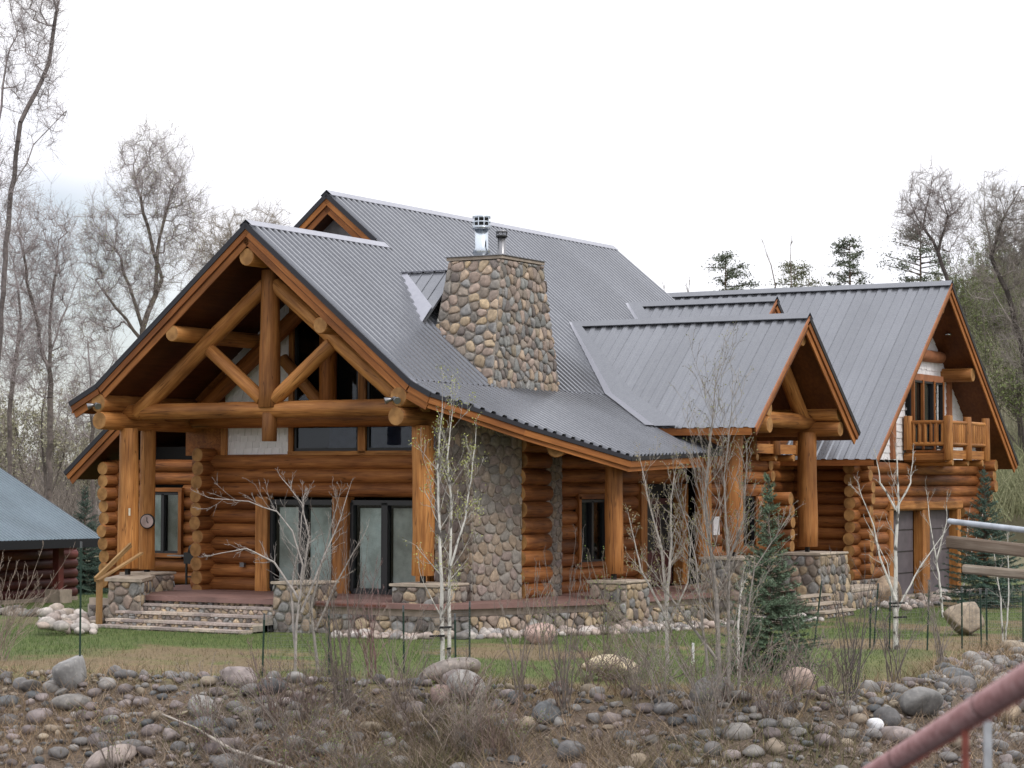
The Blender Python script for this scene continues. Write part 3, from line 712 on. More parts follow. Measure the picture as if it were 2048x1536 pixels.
# right gable frame
for x in (8.90, 13.1):
    ls((x, -8.1, 4.82), (x, -4.6, 4.82), .19, m=PO); ls((x, -8.12, 4.44), (x, -4.6, 4.44), .185, m=PO)
ls((10.87, -8.1, 6.52), (10.87, -3.2, 6.52), .19, m=PO)
ls((8.7, -7.3, 4.62), (13.1, -7.3, 4.62), .19, m=PO); ls((8.7, -7.32, 4.62), (10.2, -7.32, 5.6), .14, m=PO) if False else None
ls((9.0, -7.3, 4.66), (10.7, -7.3, 6.3), .17, m=PO); ls((12.75, -7.3, 4.66), (11.05, -7.3, 6.3), .18, m=PO)
ls((9.0, -4.7, 4.30), (13.0, -4.7, 4.30), .18)

# log walls
def wall(p0, p1, z0, z1, n, ext0=0, ext1=0, holes=(), m=None, phase=0, seed=0, keepers=True):
    p0 = Vector((*p0, 0)); p1 = Vector((*p1, 0)); d = (p1-p0); Lw = d.length; d.normalize(); h = (z1-z0)/n; rnd = random.Random(seed)
    for i in range(n):
        zc = z0+h*(i+.5)+phase*h; iv = [(-ext0+rnd.uniform(-.06, .06), Lw+ext1+rnd.uniform(-.06, .06))]
        for s0, s1, ho0, ho1 in holes:
            if ho0-h*.35 < zc < ho1+h*.35:
                nv = []
                for a, b in iv:
                    if s1 <= a or s0 >= b: nv.append((a, b)); continue
                    if s0-a > .08: nv.append((a, s0))
                    if b-s1 > .08: nv.append((s1, b))
                iv = nv
        for a, b in iv:
            r = h*.535*rnd.uniform(.96, 1.06)
            log('log', p0+d*a+Vector((0, 0, zc)), p0+d*b+Vector((0, 0, zc)), r, r*rnd.uniform(.93, 1.05), m or [LOGM, ENDM], HOUSE, wob=.05)
def window(name, p, nrm, wd, z0, z1, panes=2, curtain=True, mt=None, fw_=.06, depth=.5, ccol=None):
    """p = centre foot (x,y) on the outer wall plane; nrm = outward normal (x,y)"""
    n = Vector((*nrm, 0)).normalized(); t = Vector((-n.y, n.x, 0)); c = Vector((*p, 0)); mt = mt or FRAME
    o = beam(name, c-t*wd/2+Vector((0, 0, z0))-n*.02, c+t*wd/2+Vector((0, 0, z0))-n*.02, .12, fw_, mt, HOUSE)
    beam('frame', c-t*wd/2+Vector((0, 0, z1)), c+t*wd/2+Vector((0, 0, z1)), .12, fw_, mt, o)
    for k in range(panes+1):
        q = c+t*(-wd/2+wd*k/panes); beam('frame', q+Vector((0, 0, z0)), q+Vector((0, 0, z1)), fw_*(1.0 if k in (0, panes) else 1.5), .12, mt, o, upv=n)
    def quad(nm, off, m_, a, b, za, zb): obj(nm, [tuple(c+t*a+n*off+Vector((0, 0, za))), tuple(c+t*b+n*off+Vector((0, 0, za))), tuple(c+t*b+n*off+Vector((0, 0, zb))), tuple(c+t*a+n*off+Vector((0, 0, zb)))], [(0, 1, 2, 3)], m_, o)
    for k in range(panes):
        a = -wd/2+wd*k/panes; b = a+wd/panes; quad('pane', -.02, GLASS, a+.02, b-.02, z0, z1)
        if curtain: quad('curtain', -.13, CURT, a+(.12 if curtain == 2 else .03), b-(.10 if curtain == 2 else .03), z0+(.06 if curtain == 2 else 0), z1-(.12 if curtain == 2 else 0))
    P = []
    for off in (-.16, -.16-depth):
        for a, z in ((-wd/2-.1, z0-.1), (wd/2+.1, z0-.1), (wd/2+.1, z1+.1), (-wd/2-.1, z1+.1)): P.append(tuple(c+t*a+n*off+Vector((0, 0, z))))
    obj('painted_darkness', P, [(4, 5, 6, 7), (0, 1, 5, 4), (1, 2, 6, 5), (2, 3, 7, 6), (3, 0, 4, 7)], ROOM, o)  # box coloured near-black so the room behind the glass looks unlit
    return o
# porch front wall x = 3.3
DZ0, DZ1 = .66, 2.72
wall((3.32, 3.4), (3.32, -4.3), .62, 3.72, 10, .45, 0, holes=[(1.42, 6.5, .6, 2.80)], seed=1)
wall((2.75, 3.42), (6.1, 3.42), .62-.155, 3.88-.0, 11, 0, 0, seed=2)
for y0, y1 in ((1.98, 1.64), (-.13, -.55)):
    beam('door_post', (3.2, (y0+y1)/2, .65), (3.2, (y0+y1)/2, 2.78), abs(y0-y1), .3, POSTM, HOUSE, upv=(1, 0, 0), bev=.02)
window('patio_door', (3.22, .76), (-1, 0), 1.72, DZ0+.05, DZ1-.06, 2, 2, fw_=.11)
window('patio_door', (3.22, -1.46), (-1, 0), 1.76, DZ0+.05, DZ1-.06, 2, 2, fw_=.11)
beam('door_post', (3.2, -2.5, .65), (3.2, -2.5, 2.78), .3, .3, POSTM, HOUSE, upv=(1, 0, 0))
# shingled gable over it
def shingles(P, parent, seed, rh=.19, rw=.2, joined=True, mt=WHITE, holes=()):
    """courses of shingles on a planar polygon; P[0]->P[1] bottom edge, counter-clockwise from outside"""
    P = [Vector(p) for p in P]; O = P[0]; U = (P[1]-P[0]).normalized(); Nn = U.cross(P[-1]-P[0]).normalized(); Vv = Nn.cross(U); rnd = random.Random(seed)
    o2 = [((p-O).dot(U), (p-O).dot(Vv)) for p in P]; xs = [p[0] for p in o2]; ys = [p[1] for p in o2]
    b = prism('gable_wall', [tuple(p) for p in P], Nn, .1, mt, parent); JV = []; JF = []
    v = min(ys); r = 0
    while v < max(ys):
        u = min(xs)-rnd.random()*rw
        while u < max(xs):
            w_ = rw*rnd.uniform(.6, 1.4); dv = rnd.uniform(-.018, .018)
            c = [(u+.006, v+dv), (u+w_-.006, v+dv+rnd.uniform(-.012, .012)), (u+w_-.006, v+rh*1.08), (u+.006, v+rh*1.08)]
            for i in range(len(o2)):
                a = o2[i]; q = o2[(i+1) % len(o2)]; c = clip(c, a, (q[1]-a[1], -(q[0]-a[0])))
                if len(c) < 3: break
            cu = u+w_/2; cv = v+rh/2
            if len(c) >= 3 and not any(h[0] < cu < h[1] and h[2] < cv < h[3] for h in holes):
                n = len(c); V = [tuple(O+U*p[0]+Vv*p[1]+Nn*(.028-.022*(p[1]-v)/rh)) for p in c]+[tuple(O+U*p[0]+Vv*p[1]) for p in c]
                F = [tuple(range(n))]+[(i, i+n, (i+1) % n+n, (i+1) % n) for i in range(n)]
                if joined: bb = len(JV); JV += V; JF += [tuple(i+bb for i in f) for f in F]
                else: obj('shingle', V, F, mt, b)
            u += w_
        v += rh; r += 1
    if JV: tag(obj('shingle', JV, JF, mt, b), kind='stuff')
    return b
zr_ = lambda y: ZA-S*abs(y)-.3
prism('wood_panel', [(3.34, 4.2, 3.72), (3.34, 3.06, 3.72), (3.34, 3.06, zr_(3.06)), (3.34, 4.2, zr_(4.2))], (-1, 0, 0), .1, LOGD, HOUSE)
shingles([(3.34, 3.05, 3.72), (3.34, 1.16, 3.72), (3.34, 1.16, zr_(1.16)), (3.34, 3.05, zr_(3.05))], HOUSE, 3, rh=.155, rw=.17, joined=False)
beam('trim_board', (3.26, 1.12, 3.72), (3.26, 1.12, zr_(1.12)), .13, .1, POSTM, HOUSE, upv=(1, 0, 0))
beam('trim_board', (3.26, 3.02, 3.72), (3.26, 3.02, 4.4), .13, .1, POSTM, HOUSE, upv=(1, 0, 0))
beam('trim_board', (3.26, -.81, 3.72), (3.26, -.81, zr_(.9)), .2, .1, POSTM, HOUSE, upv=(1, 0, 0))
beam('trim_board', (3.26, 1.2, 3.76), (3.26, -4.3, 3.76), .1, .09, POSTM, HOUSE)
def gwin(y0, y1):
    V = [(3.3, y0, 3.8), (3.3, y1, 3.8), (3.3, y1, zr_(y1)), (3.3, y0, zr_(y0))]
    if y0 > 0 > y1: V = [(3.3, y0, 3.8), (3.3, y1, 3.8), (3.3, y1, zr_(y1)), (3.3, 0, zr_(0)), (3.3, y0, zr_(y0))]
    o = obj('gable_window', V, [tuple(range(len(V)))], GLASS, HOUSE)
    m = [(3.30, y0-.04, 3.84), (3.30, y1+.04, 3.84)]
    beam('frame', *m, .08, .07, FRAME, o)
    for y in (y0-.03, y1+.03): beam('frame', (3.30, y, 3.8), (3.30, y, zr_(y)), .06, .08, FRAME, o, upv=(1, 0, 0))
    return o
gwin(1.05, -.70); gwin(-.92, -4.1)
beam('room_curtain', (4.6, 1.0, 4.15), (4.6, -3.9, 4.15), .05, .7, simple('blue_grey_blind', (.05, .065, .12), .8), HOUSE)
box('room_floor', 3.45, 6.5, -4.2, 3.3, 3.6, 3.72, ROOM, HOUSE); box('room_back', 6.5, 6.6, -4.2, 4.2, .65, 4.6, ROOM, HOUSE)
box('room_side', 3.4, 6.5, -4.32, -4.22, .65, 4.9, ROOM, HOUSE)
obj('painted_darkness', [(4.9, -4.2, 3.7), (4.9, 4.4, 3.7), (4.9, 4.4, zr_(4.4)), (4.9, 0, zr_(0)), (4.9, -4.2, zr_(4.2))], [(0, 1, 2, 3, 4)], ROOM, HOUSE)  # near-black sheet added to darken the view through the gable windows
# left recessed wall with its window
wall((6.0, 3.3), (6.0, 8.48), .60, 3.66, 10, 0, .36, holes=[(3.0, 4.15, 1.30, 2.88)], seed=4)
wall((5.5, 8.50), (19, 8.50), .62-.15, 3.60, 10, 0, 0, seed=5)
w1 = window('window', (5.86, 6.86), (-1, 0), 1.08, 1.38, 2.82, 2, True)
for y in (6.28, 7.46): beam('window_trim', (5.80, y, 1.32), (5.80, y, 2.9), .1, .1, BOARD, HOUSE, upv=(1, 0, 0))
for z in (1.30, 2.92): beam('window_trim', (5.80, 6.22, z), (5.80, 7.52, z), .1, .1, BOARD, HOUSE)
# fireplace column and log stub beside it
masonry('fireplace_stone', [(2.5, -3.2), (3.4, -3.2), (3.4, -4.4), (3.18, -4.93), (1.86, -4.52)], .6, 4.55, HOUSE, .23, 21, faces=(3, 4), keep=0, bright=.95, pal=FPAL, gap=.009, depth=.035)
wall((3.2, -4.86), (4.4, -4.80), .62, 4.1, 10, 0, .03, seed=6)
masonry('fireplace_stone', [(4.36, -4.6), (5.1, -4.3), (4.98, -4.90), (4.34, -4.84)], .6, 4.25, HOUSE, .19, 23, faces=(2, 3), bright=.8, pal=FPAL, gap=.009, depth=.035)
# entry wall y = -4.4
wall((5.0, -4.42), (9.35, -4.42), .60, 4.05, 11, 0, 0, holes=[(1.35, 2.75, 1.25, 2.80)], seed=7)
window('window', (7.05, -4.5), (0, -1), 1.24, 1.34, 2.70, 2, False)
for x in (6.38, 7.72): beam('window_trim', (x, -4.56, 1.28), (x, -4.56, 2.8), .11, .1, BOARD, HOUSE, upv=(0, 1, 0))
for z in (1.27, 2.80): beam('window_trim', (6.3, -4.56, z), (7.8, -4.56, z), .1, .11, BOARD, HOUSE)
# entry doors in shade
EDOOR = simple('dark_red_door', (.06, .018, .018), .45, nscale=2)
for x0, x1 in ((9.75, 10.6), (10.6, 11.45)):
    dr = box('entry_door', x0+.01, x1-.01, -4.40, -4.34, .67, 2.75, EDOOR, HOUSE)
    for z0, z1 in ((.85, 1.35), (1.5, 2.6)): box('door_panel', x0+.15, x1-.15, -4.425, -4.395, z0, z1, FRAME if z0 > 1 else EDOOR, dr)
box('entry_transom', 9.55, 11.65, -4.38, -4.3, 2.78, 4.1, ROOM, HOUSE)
for x in (9.5, 11.7): beam('door_post', (x, -4.5, .65), (x, -4.5, 3.1), .3, .28, POSTM, HOUSE, upv=(0, 1, 0), bev=.02)
wall((9.3, -4.42), (11.9, -4.42), 3.1, 4.1, 3, 0, 0, seed=77)
# wall with window beyond the door
wall((11.8, -5.0), (15.55, -5.0), .95, 4.35, 11, 0, .02, holes=[(1.9, 3.1, 1.75, 2.78)], seed=8)
window('window', (14.1, -5.08), (0, -1), 1.1, 1.55, 2.75, 2, False)
for x in (13.5, 14.7): beam('window_trim', (x, -5.14, 1.5), (x, -5.14, 2.82), .1, .1, BOARD, HOUSE, upv=(0, 1, 0))
beam('window_trim', (13.45, -5.14, 2.85), (14.75, -5.14, 2.85), .1, .1, BOARD, HOUSE)
wall((15.6, -4.5), (15.6, -5.78), 1.35, 2.88, 5, 0, 0, seed=9)
wall((15.6, -4.5), (15.6, -5.2), 2.88, 4.3, 5, 0, 0, seed=10)
wall((15.6, -4.6), (18.3, -4.6), .7, 4.4, 12, 0, 0, seed=11)
# garage wing
wall((18.25, -4.5), (18.25, -6.47), .72, 3.80, 10, 0, .42, seed=12)
wall((17.72, -6.47), (27.75, -6.47), .57, 3.70, 10, 0, .3, holes=[(2.6, 8.7, .0, 2.46)], seed=13)
wall((27.75, -4), (27.75, -7.1), 2.9, 3.85, 3, 0, 0, seed=14); wall((27.75, -4), (27.75, -6.9), .3, 2.9, 8, 0, 0, seed=15)
for x0, x1 in ((20.42, 22.62), (23.42, 25.6)):
    g = box('garage_door', x0, x1, -6.40, -6.34, .05, 2.42, GDOOR, HOUSE)
    for k in range(1, 4): beam('door_rib', (x0, -6.41, .05+k*.6), (x1, -6.41, .05+k*.6), .02, .02, FRAME, g)
for x in (20.3, 23.0, 25.75): beam('door_post', (x, -6.52, .05), (x, -6.52, 2.46), .55 if x == 23 else .28, .3, POSTM, HOUSE, upv=(0, 1, 0), bev=.02)
beam('lintel_log', (20.1, -6.55, 2.52), (25.95, -6.55, 2.52), .32, .26, POSTM, HOUSE, bev=.05)
zt = lambda x: ZG-SR*abs(x-XG)-.3
shingles([(17.7, -6.42, 3.78), (28.1, -6.42, 3.78), (28.1, -6.42, zt(28.1)), (XG, -6.42, zt(XG)), (17.7, -6.42, zt(17.7))], HOUSE, 9, rh=.2, rw=.3, holes=[(4.3, 6.7, .2, 2.3)])
bw = window('window', (23.2, -6.62), (0, -1), 2.3, 4.15, 6.0, 3, False, depth=.02)  # its near-black sheet sits ahead of the gable wall, imitating a dark room
for x in (22.0, 22.75, 23.65, 24.4): beam('window_trim', (x, -6.66, 4.1), (x, -6.66, 6.05), .09, .08, BOARD, HOUSE, upv=(0, 1, 0))
beam('window_trim', (21.9, -6.6, 6.12), (24.5, -6.6, 6.12), .1, .2, TRIM, HOUSE)
for x in (20.9, 25.45): beam('trim_board', (x, -6.48, 3.8), (x, -6.48, 6.5 if x > 22 else zt(20.9)), .26, .1, TRIM, HOUSE, upv=(0, 1, 0))
log('log', (21.4, -6.5, 6.78), (24.7, -6.5, 6.78), .17, .17, [TRIM, ENDM], HOUSE)
ls((XG, -7.2, 8.12), (XG, -5, 8.12), .2, m=PO); ls((20.55, -7.25, 6.28), (20.55, -5, 6.28), .2, m=PO); ls((25.05, -7.35, 6.28), (25.05, -5, 6.28), .2, m=PO)
lathe('soffit_light', [(.09, 0), (.09, .05)], (24.1, -6.95, ZG-SR*(24.1-XG)-.36), SILV, HOUSE)
def balcony(x0, x1, yw, yo, zf, zt_, label=None):
    b = box('balcony', x0, x1, yo+.04, yw-.06, zf-.06, zf, BOARD, HOUSE)
    beam('balcony_log', (x0+.1, yw, zf-.2), (x0+.1, yo+.1, zf-.2), .28, .26, POSTM, b, bev=.06)
    beam('balcony_board', (x0, yo+.02, zf-.12), (x1, yo+.02, zf-.12), .05, .24, POSTM, b)
    for x in (x0+.3, (x0+x1)/2, x1-.3): log('joist', (x, yo-.02, zf-.34), (x, yw, zf-.34), .09, .09, PO, b, n=10)
    zr = zt_-.12; r = .12
    ps = [(x0, yw-.12), (x0, yo), ((x0+x1)/2, yo), (x1, yo), (x1, yw-.12)]
    for i, (x, y) in enumerate(ps):
        log('balcony_post', (x, y, zf-.28 if y == yo else zf), (x, y, zt_+.06), .13, .12, PO, b, n=12)
    for (xa, ya), (xb, yb) in zip(ps[:-1], ps[1:]):
        for z in (zr, zf+.17): log('rail', (xa, ya, z), (xb, yb, z), .055, .055, PO, b, n=8)
        Ls = math.hypot(xb-xa, yb-ya); n = int(Ls/.16)
        for k in range(1, n):
            t = k/n
            log('baluster', (xa+(xb-xa)*t, ya+(yb-ya)*t, zf+.15), (xa+(xb-xa)*t, ya+(yb-ya)*t, zr), .052, .048, PO, b, n=6)
    return b
balcony(21.78, 24.9, -6.47, -7.76, 4.06, 4.95)
balcony(13.7, 16.6, -4.6, -5.5, 4.12, 4.72)
prism('gable_wall', [(13.4, -4.62, 4.1), (18.6, -4.62, 4.1), (18.6, -4.62, Z2-SR*2.5-.2), (X2, -4.62, Z2-.25), (13.4, -4.62, Z2-SR*2.5-.2)], (0, -1, 0), .1, WHITE, HOUSE)
prism('gable_wall', [(XH+.7, 4.6, 5.5), (XH+.7, -1.3, 5.5), (XH+.7, -1.3, ZA-S*1.3-.3), (XH+.7, YH, ZH-.3), (XH+.7, 4.6, ZH-S*3-.3)], (-1, 0, 0), .1, simple('grey_shingle', (.33, .31, .32), .8), HOUSE)
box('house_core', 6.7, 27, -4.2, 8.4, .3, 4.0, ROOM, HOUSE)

# deck, steps, stone skirt
dpoly = [(-.02, 3.3), (1.2, 4.45), (6.2, 4.45), (6.2, -4.4), (13.6, -4.9), (13.6, -7.45), (8.0, -7.15), (4.9, -6.75), (3.6, -6.5), (.95, -5.3), (-.02, -4.75)]
prism('deck', [(x, y, .65) for x, y in reversed(dpoly)], (0, 0, 1), .10, DECK, HOUSE)
box('deck_left', 2.4, 6.2, 4.45, 5.4, .3, .646, DECK, HOUSE)
inn = [(.12, 4.3), (.12, -4.6), (1.05, -5.15), (3.7, -6.35), (5.0, -6.6), (8.1, -7.0), (13.5, -7.3)]
for i, (a, b) in enumerate(zip(inn[:-1], inn[1:])):
    if i == 5: b = (9.6, -7.08)
    prism('stained_band', [(a[0], a[1], .55), (a[0], a[1], .40), (b[0], b[1], .40), (b[0], b[1], .55)], ((a[1]-b[1])*-1, -(b[0]-a[0]), 0), .12, PLASTER, HOUSE)
    q = masonry('stone_skirt', [(a[0]+.02, a[1]+.02), (a[0]+.3, a[1]+.3), (b[0]+.3, b[1]+.3), (b[0]+.02, b[1]+.02)], -.25, .40, HOUSE, .25, 40+i, faces=(), )
    wall_face((a[0], a[1]), (b[0], b[1]), -.15, .405, .25, q, 60+i, bright=1.3)
beam('rust_edge', (-.03, -1.5, .60), (-.03, -3.6, .60), .02, .04, RUST, HOUSE)
# four stone steps
for k in range(4):
    x0 = .1-.34*(k+1)+.04; zt1 = .65-.155*(k+1)+.0; y0, y1 = -.92, 2.95
    if k == 3: zt1 = .07
    st = box('stone_step', x0, .2, y0, y1, -.2, zt1-.045, MORTAR, HOUSE)
    zz = zt1-.155 if k < 3 else -.12
    rndk = random.Random(90+k); y = y1+.02
    while y > y0:                                              # flat tread stones, butted
        wd = rndk.uniform(.25, .7); yy = max(y-wd, y0)
        cc = np.array(rndk.choice([(.44, .37, .31), (.38, .32, .29), (.47, .40, .34), (.32, .27, .25)]))*rndk.uniform(.85, 1.15)
        box('tread_stone', x0-.05+rndk.uniform(-.015, .015), x0+.34, yy+.012, y, zt1-.05, zt1+rndk.uniform(-.008, .004), STONE, st, cols=cc); y = yy
    stone_face([(x0, y1, zz-.02), (x0, y0, zz-.02), (x0, y0, zt1-.05), (x0, y1, zt1-.05)], .13, st, 100+k, keep=0, asp=2.2, depth=.035, bright=1.4)
stone_face([(.08, 3.05, .5), (.08, -.95, .5), (.08, -.95, .56), (.08, 3.05, .56)], .13, HOUSE, 99, keep=0, asp=2.2, depth=.03) if False else None
wall_face((.10, 3.05), (.10, -.95), .47, .56, .14, HOUSE, 98, asp=2.4, depth=.035, bright=1.35)
pl_ = [(-.30, 2.50), (-.30, 3.40), (1.30, 4.42), (1.30, 3.52)]
o = masonry('stone_pier', pl_, -.2, .95, HOUSE, .25, 11, faces=(0, 3), keep=14)
prism('pier_cap', [(x, y, 1.02) for x, y in ((-.37, 2.42), (1.36, 3.46), (1.36, 4.48), (-.37, 3.46))], (0, 0, 1), .07, CAPST, o)
pier(-.62, .3, 3.1, 4.0, -.2, .55, .25, 19) if False else None
pier(1.42, 2.2, 3.62, 4.45, .3, 1.08, .24, 12)
pier(-.15, .8, -1.82, -.90, -.2, 1.05, .24, 13)
pier(.38, 1.45, -4.62, -3.5, -.2, 1.05, .25, 14, keep=10)
pier(4.05, 5.05, -6.98, -6.1, -.2, 1.05, .24, 15)
pier(7.95, 9.6, -7.9, -6.85, -.2, 1.46, .25, 16, flare=.0)
pier(12.2, 13.85, -7.95, -6.85, -.2, 1.46, .25, 17, flare=.14)
lw = masonry('low_wall', [(13.6, -8.0), (13.6, -7.3), (17.6, -6.9), (17.6, -7.6)], -.2, .42, HOUSE, .24, 18, faces=(3,))
beam('pier_cap', (13.4, -7.66, .47), (17.3, -7.22, .47), .75, .09, CAPST, lw, bev=.015)
masonry('foundation_stone', [(17.6, -6.6), (17.6, -5), (20.2, -5), (20.2, -6.6)], -.3, .58, HOUSE, .22, 19, faces=(3,))
box('foundation', 20.15, 28, -6.75, -6.2, -.3, .04, PLASTER, HOUSE)
for k in range(3):
    st = box('stone_step', 10.4, 12.2, -8.2-.3*k, -7.4, -.2, .5-.17*k-.045, MORTAR, HOUSE)
    wall_face((10.4, -8.2-.3*k), (12.2, -8.2-.3*k), .33-.17*k, .45-.17*k, .14, st, 120+k, asp=2.4, depth=.035)
    box('tread_stone', 10.35, 12.25, -8.25-.3*k, -7.9-.3*k, .455-.17*k, .5-.17*k, CAPST, st)

# fittings that hang on or stand at the house
def floodlight(x, y, z, label):
    r = root('floodlight', (x, y, z), label, 'floodlight')
    lathe('mount', [(.05, 0), (.05, .04)], (x, y, z), SILD, r, n=10, axis=(-1, 0, 0))
    for s in (-1, 1): lathe('lamp_head', [(.03, 0), (.045, .05), (.075, .16), (.07, .17)], (x-.04, y+.03*s, z), SILD, r, n=12, axis=(-.6, .7*s, -.25))
floodlight(.02, 4.05, 4.80, 'twin grey floodlight on the log end at the left eave of the porch truss')
floodlight(.02, -3.78, 4.80, 'twin grey floodlight on the log end at the right foot of the porch truss')
cl_ = root('wall_clock', (1.62, 3.90, 2.22), 'round dial clock with dark rim on the second porch post', 'clock')
lathe('clock_rim', [(.17, 0), (.17, .05), (.15, .055)], (1.62, 3.90, 2.22), IRON, cl_, axis=(-1, -.35, 0))
lathe('clock_face', [(.145, .0), (.145, .06)], (1.62, 3.90, 2.22), simple('clock_dial', (.42, .33, .31), .6), cl_, axis=(-1, -.35, 0))
beam('clock_hand', (1.56, 3.88, 2.22), (1.56, 3.88, 2.31), .012, .012, IRON, cl_); beam('clock_hand', (1.56, 3.88, 2.22), (1.56, 3.84, 2.18), .012, .012, IRON, cl_)
def lantern(x, y, z, n, label):
    r = root('lantern', (x, y, z), label, 'lantern'); n = Vector((*n, 0)); c = Vector((x, y, z))+n*.18
    beam('bracket', Vector((x, y, z+.16)), c+Vector((0, 0, .16)), .025, .025, IRON, r)
    lathe('cap', [(.10, .1), (.03, .17), (.015, .2)], c, IRON, r, n=8); lathe('lantern_glass', [(.06, -.12), (.075, .1)], c, simple('smoked_glass', (.16, .15, .13), .15), r, n=8); lathe('base', [(.04, -.16), (.075, -.12)], c, IRON, r, n=8)
    for k in range(4): a = k*math.pi/2; beam('bar', c+Vector((.07*math.cos(a), .07*math.sin(a), -.12)), c+Vector((.08*math.cos(a), .08*math.sin(a), .1)), .012, .012, IRON, r)
lantern(5.80, 7.02+.35, 2.50, (-1, 0), 'small black lantern beside the left porch window, above the clock')
lantern(7.75, -4.65, 2.60, (0, -1), 'black wall lantern right of the entry-side window, behind the porch post')
th_ = root('thermometer', (.66, 3.77, 2.42), 'small pale thermometer strip on the right side of the front left post', 'thermometer')
box('thermometer_tube', .655, .675, 3.62, 3.66, 2.36, 2.52, simple('pale_plastic', (.6, .56, .45), .5), th_)
ot = root('outlet_box', (3.12, 2.35, 1.22), 'grey outlet box on the log wall left of the patio doors', 'outlet'); box('outlet_cover', 3.08, 3.16, 2.30, 2.42, 1.18, 1.28, SILD, ot)
g = root('grill', (4.9, 5.2, .65), 'dark covered grill standing in the left porch corner', 'grill')
box('grill_body', 4.75, 5.25, 4.75, 5.35, 1.15, 1.42, IRON, g); lathe('grill_lid', [(.30, 0), (.27, .15), (.12, .25)], (5.0, 5.05, 1.42), IRON, g, n=16)
for x, y in ((4.8, 4.8), (5.2, 4.8), (4.8, 5.3), (5.2, 5.3)): beam('leg', (x, y, .65), (x, y, 1.15), .04, .04, IRON, g)
box('grill_shelf', 4.8, 5.2, 4.8, 5.3, .82, .85, IRON, g)
box('side_table', 4.8, 5.15, 5.36, 5.9, 1.32, 1.35, SILD, g)
hr = root('stair_rail', (-1.05, 3.02, 0), 'weathered tan wooden handrail beside the front stone steps', 'handrail')
beam('rail_post', (-1.05, 3.02, -.1), (-1.05, 3.02, 1.02), .10, .10, RAILW, hr, upv=(1, 0, 0))
beam('rail', (-1.12, 3.08, 1.02), (.45, 3.42, 1.72), .05, .10, RAILW, hr); beam('rail', (-1.15, 2.98, 1.0), (.35, 3.02, 1.55), .09, .04, RAILW, hr)
wp = root('window_planter', (12.2, -4.95, 1.9), 'small pale square plaque on the log wall right of the entry doors', 'plaque'); box('plaque_board', 12.05, 12.4, -5.22, -5.18, 1.85, 2.3, WHITE, wp)

# ------------------------------------------------------------------ places by bearing from the bridge: w metres to the right, f metres ahead
def at(w_, f_, dz=0.0):
    x = CAM.x+Fv[0]*f_+Rv[0]*w_; y = CAM.y+Fv[1]*f_+Rv[1]*w_
    return Vector((x, y, gz(x, y)+dz))
RV = Vector((*Rv, 0)); FV = Vector((*Fv, 0))

# ------------------------------------------------------------------ bare trees and shrubs
def rdir(rnd): return Vector((rnd.gauss(0, 1), rnd.gauss(0, 1), rnd.gauss(0, 1)))
def grow(rnd, S_, tips, p, d, ln, r, lvl, P):
    """one branch and its children; S_ = segments by level"""
    n = max(2, int(ln/P['step'][min(lvl, len(P['step'])-1)])+1); st = ln/n; rr = r; spots = []
    for i in range(n):
        d = (d+rdir(rnd)*P['wob']+Vector((0, 0, P['up']))).normalized()
        q = p+d*st; r2 = max(P['rmin'], r*(1-(i+1)/n*.8)); S_[min(lvl, 2)].append((p, q, rr, r2)); rr = r2; p = q
        if i >= n*P['bare'] or n <= 3: spots.append((p, d, r2, (i+1)/n))
    tips.append((p, d))
    if lvl >= P['max']: return
    k = P['kids'][min(lvl, len(P['kids'])-1)]
    for j in range(k):
        p0, d0, r0, t = spots[rnd.randrange(len(spots))] if j else spots[-1]
        if j: p0 = p0-d0*st*rnd.random()
        side = rdir(rnd); side = (side-d0*side.dot(d0)).normalized()
        a = P['ang']*rnd.uniform(.6, 1.3); dn = (d0*math.cos(a)+side*math.sin(a)).normalized()
        grow(rnd, S_, tips, p0, dn, ln*P['ratio']*rnd.uniform(.6, 1.2)*(1-.35*t), max(P['rmin'], min(r0*.75, r*.55)), lvl+1, P)
PT = dict(step=(.7, .6, .5, .5), wob=.12, up=.06, bare=.25, max=3, kids=(8, 6, 6), ang=.75, ratio=.55, rmin=.009)
def bake(root_, S_, tips, rnd, bark, twigc, leafc=None, leafn=1, leaf=.06, names=('trunk', 'limbs', 'twigs'), kk=(7, 4, 3), off=Vector((0, 0, 0))):
    for seg, nm, k in zip(S_, names, kk):
        if not seg: continue
        A = np.array([tuple(s[0]+off) for s in seg]); B = np.array([tuple(s[1]+off) for s in seg]); R0 = np.array([s[2] for s in seg]); R1 = np.array([s[3] for s in seg])
        V, F = tubes(A, B, R0, R1, k); c = bark if nm == names[0] else twigc
        if isinstance(c, (list, tuple)):
            cc = np.array(c)[None]*np.repeat(rng.uniform(.75, 1.25, len(seg)), 2*k)[:, None]; tag(obj(nm, V, F, BARK, root_, smooth=(k > 4), cols=cc), kind=None if nm == names[0] else 'stuff')
        else: tag(obj(nm, V, F, c, root_, smooth=(k > 4)), kind=None if nm == names[0] else 'stuff')
    if leafc is not None and tips:
        P = np.array([tuple(t[0]+off) for t in tips for _ in range(leafn)]); n = len(P); P = P+rng.normal(0, leaf*1.2, (n, 3))
        leaves('buds', P, leaf, leafc, root_)
def leaves(name, P, size, c, parent, var=.35):
    n = len(P); a = rng.normal(0, 1, (n, 3)); a /= np.linalg.norm(a, axis=1, keepdims=True); b = np.cross(a, rng.normal(0, 1, (n, 3))); b /= np.linalg.norm(b, axis=1, keepdims=True)+1e-9
    s = size*rng.uniform(.6, 1.3, (n, 1)); V = np.stack([P-a*s*.5, P+b*s*.35, P+a*s*.6, P-b*s*.35], 1).reshape(-1, 3)
    cc = np.array(c)[None]*np.repeat(rng.uniform(1-var, 1+var, n), 4)[:, None]
    return tag(obj(name, V, np.arange(4*n).reshape(n, 4), LEAF, parent, cols=cc), kind='stuff')
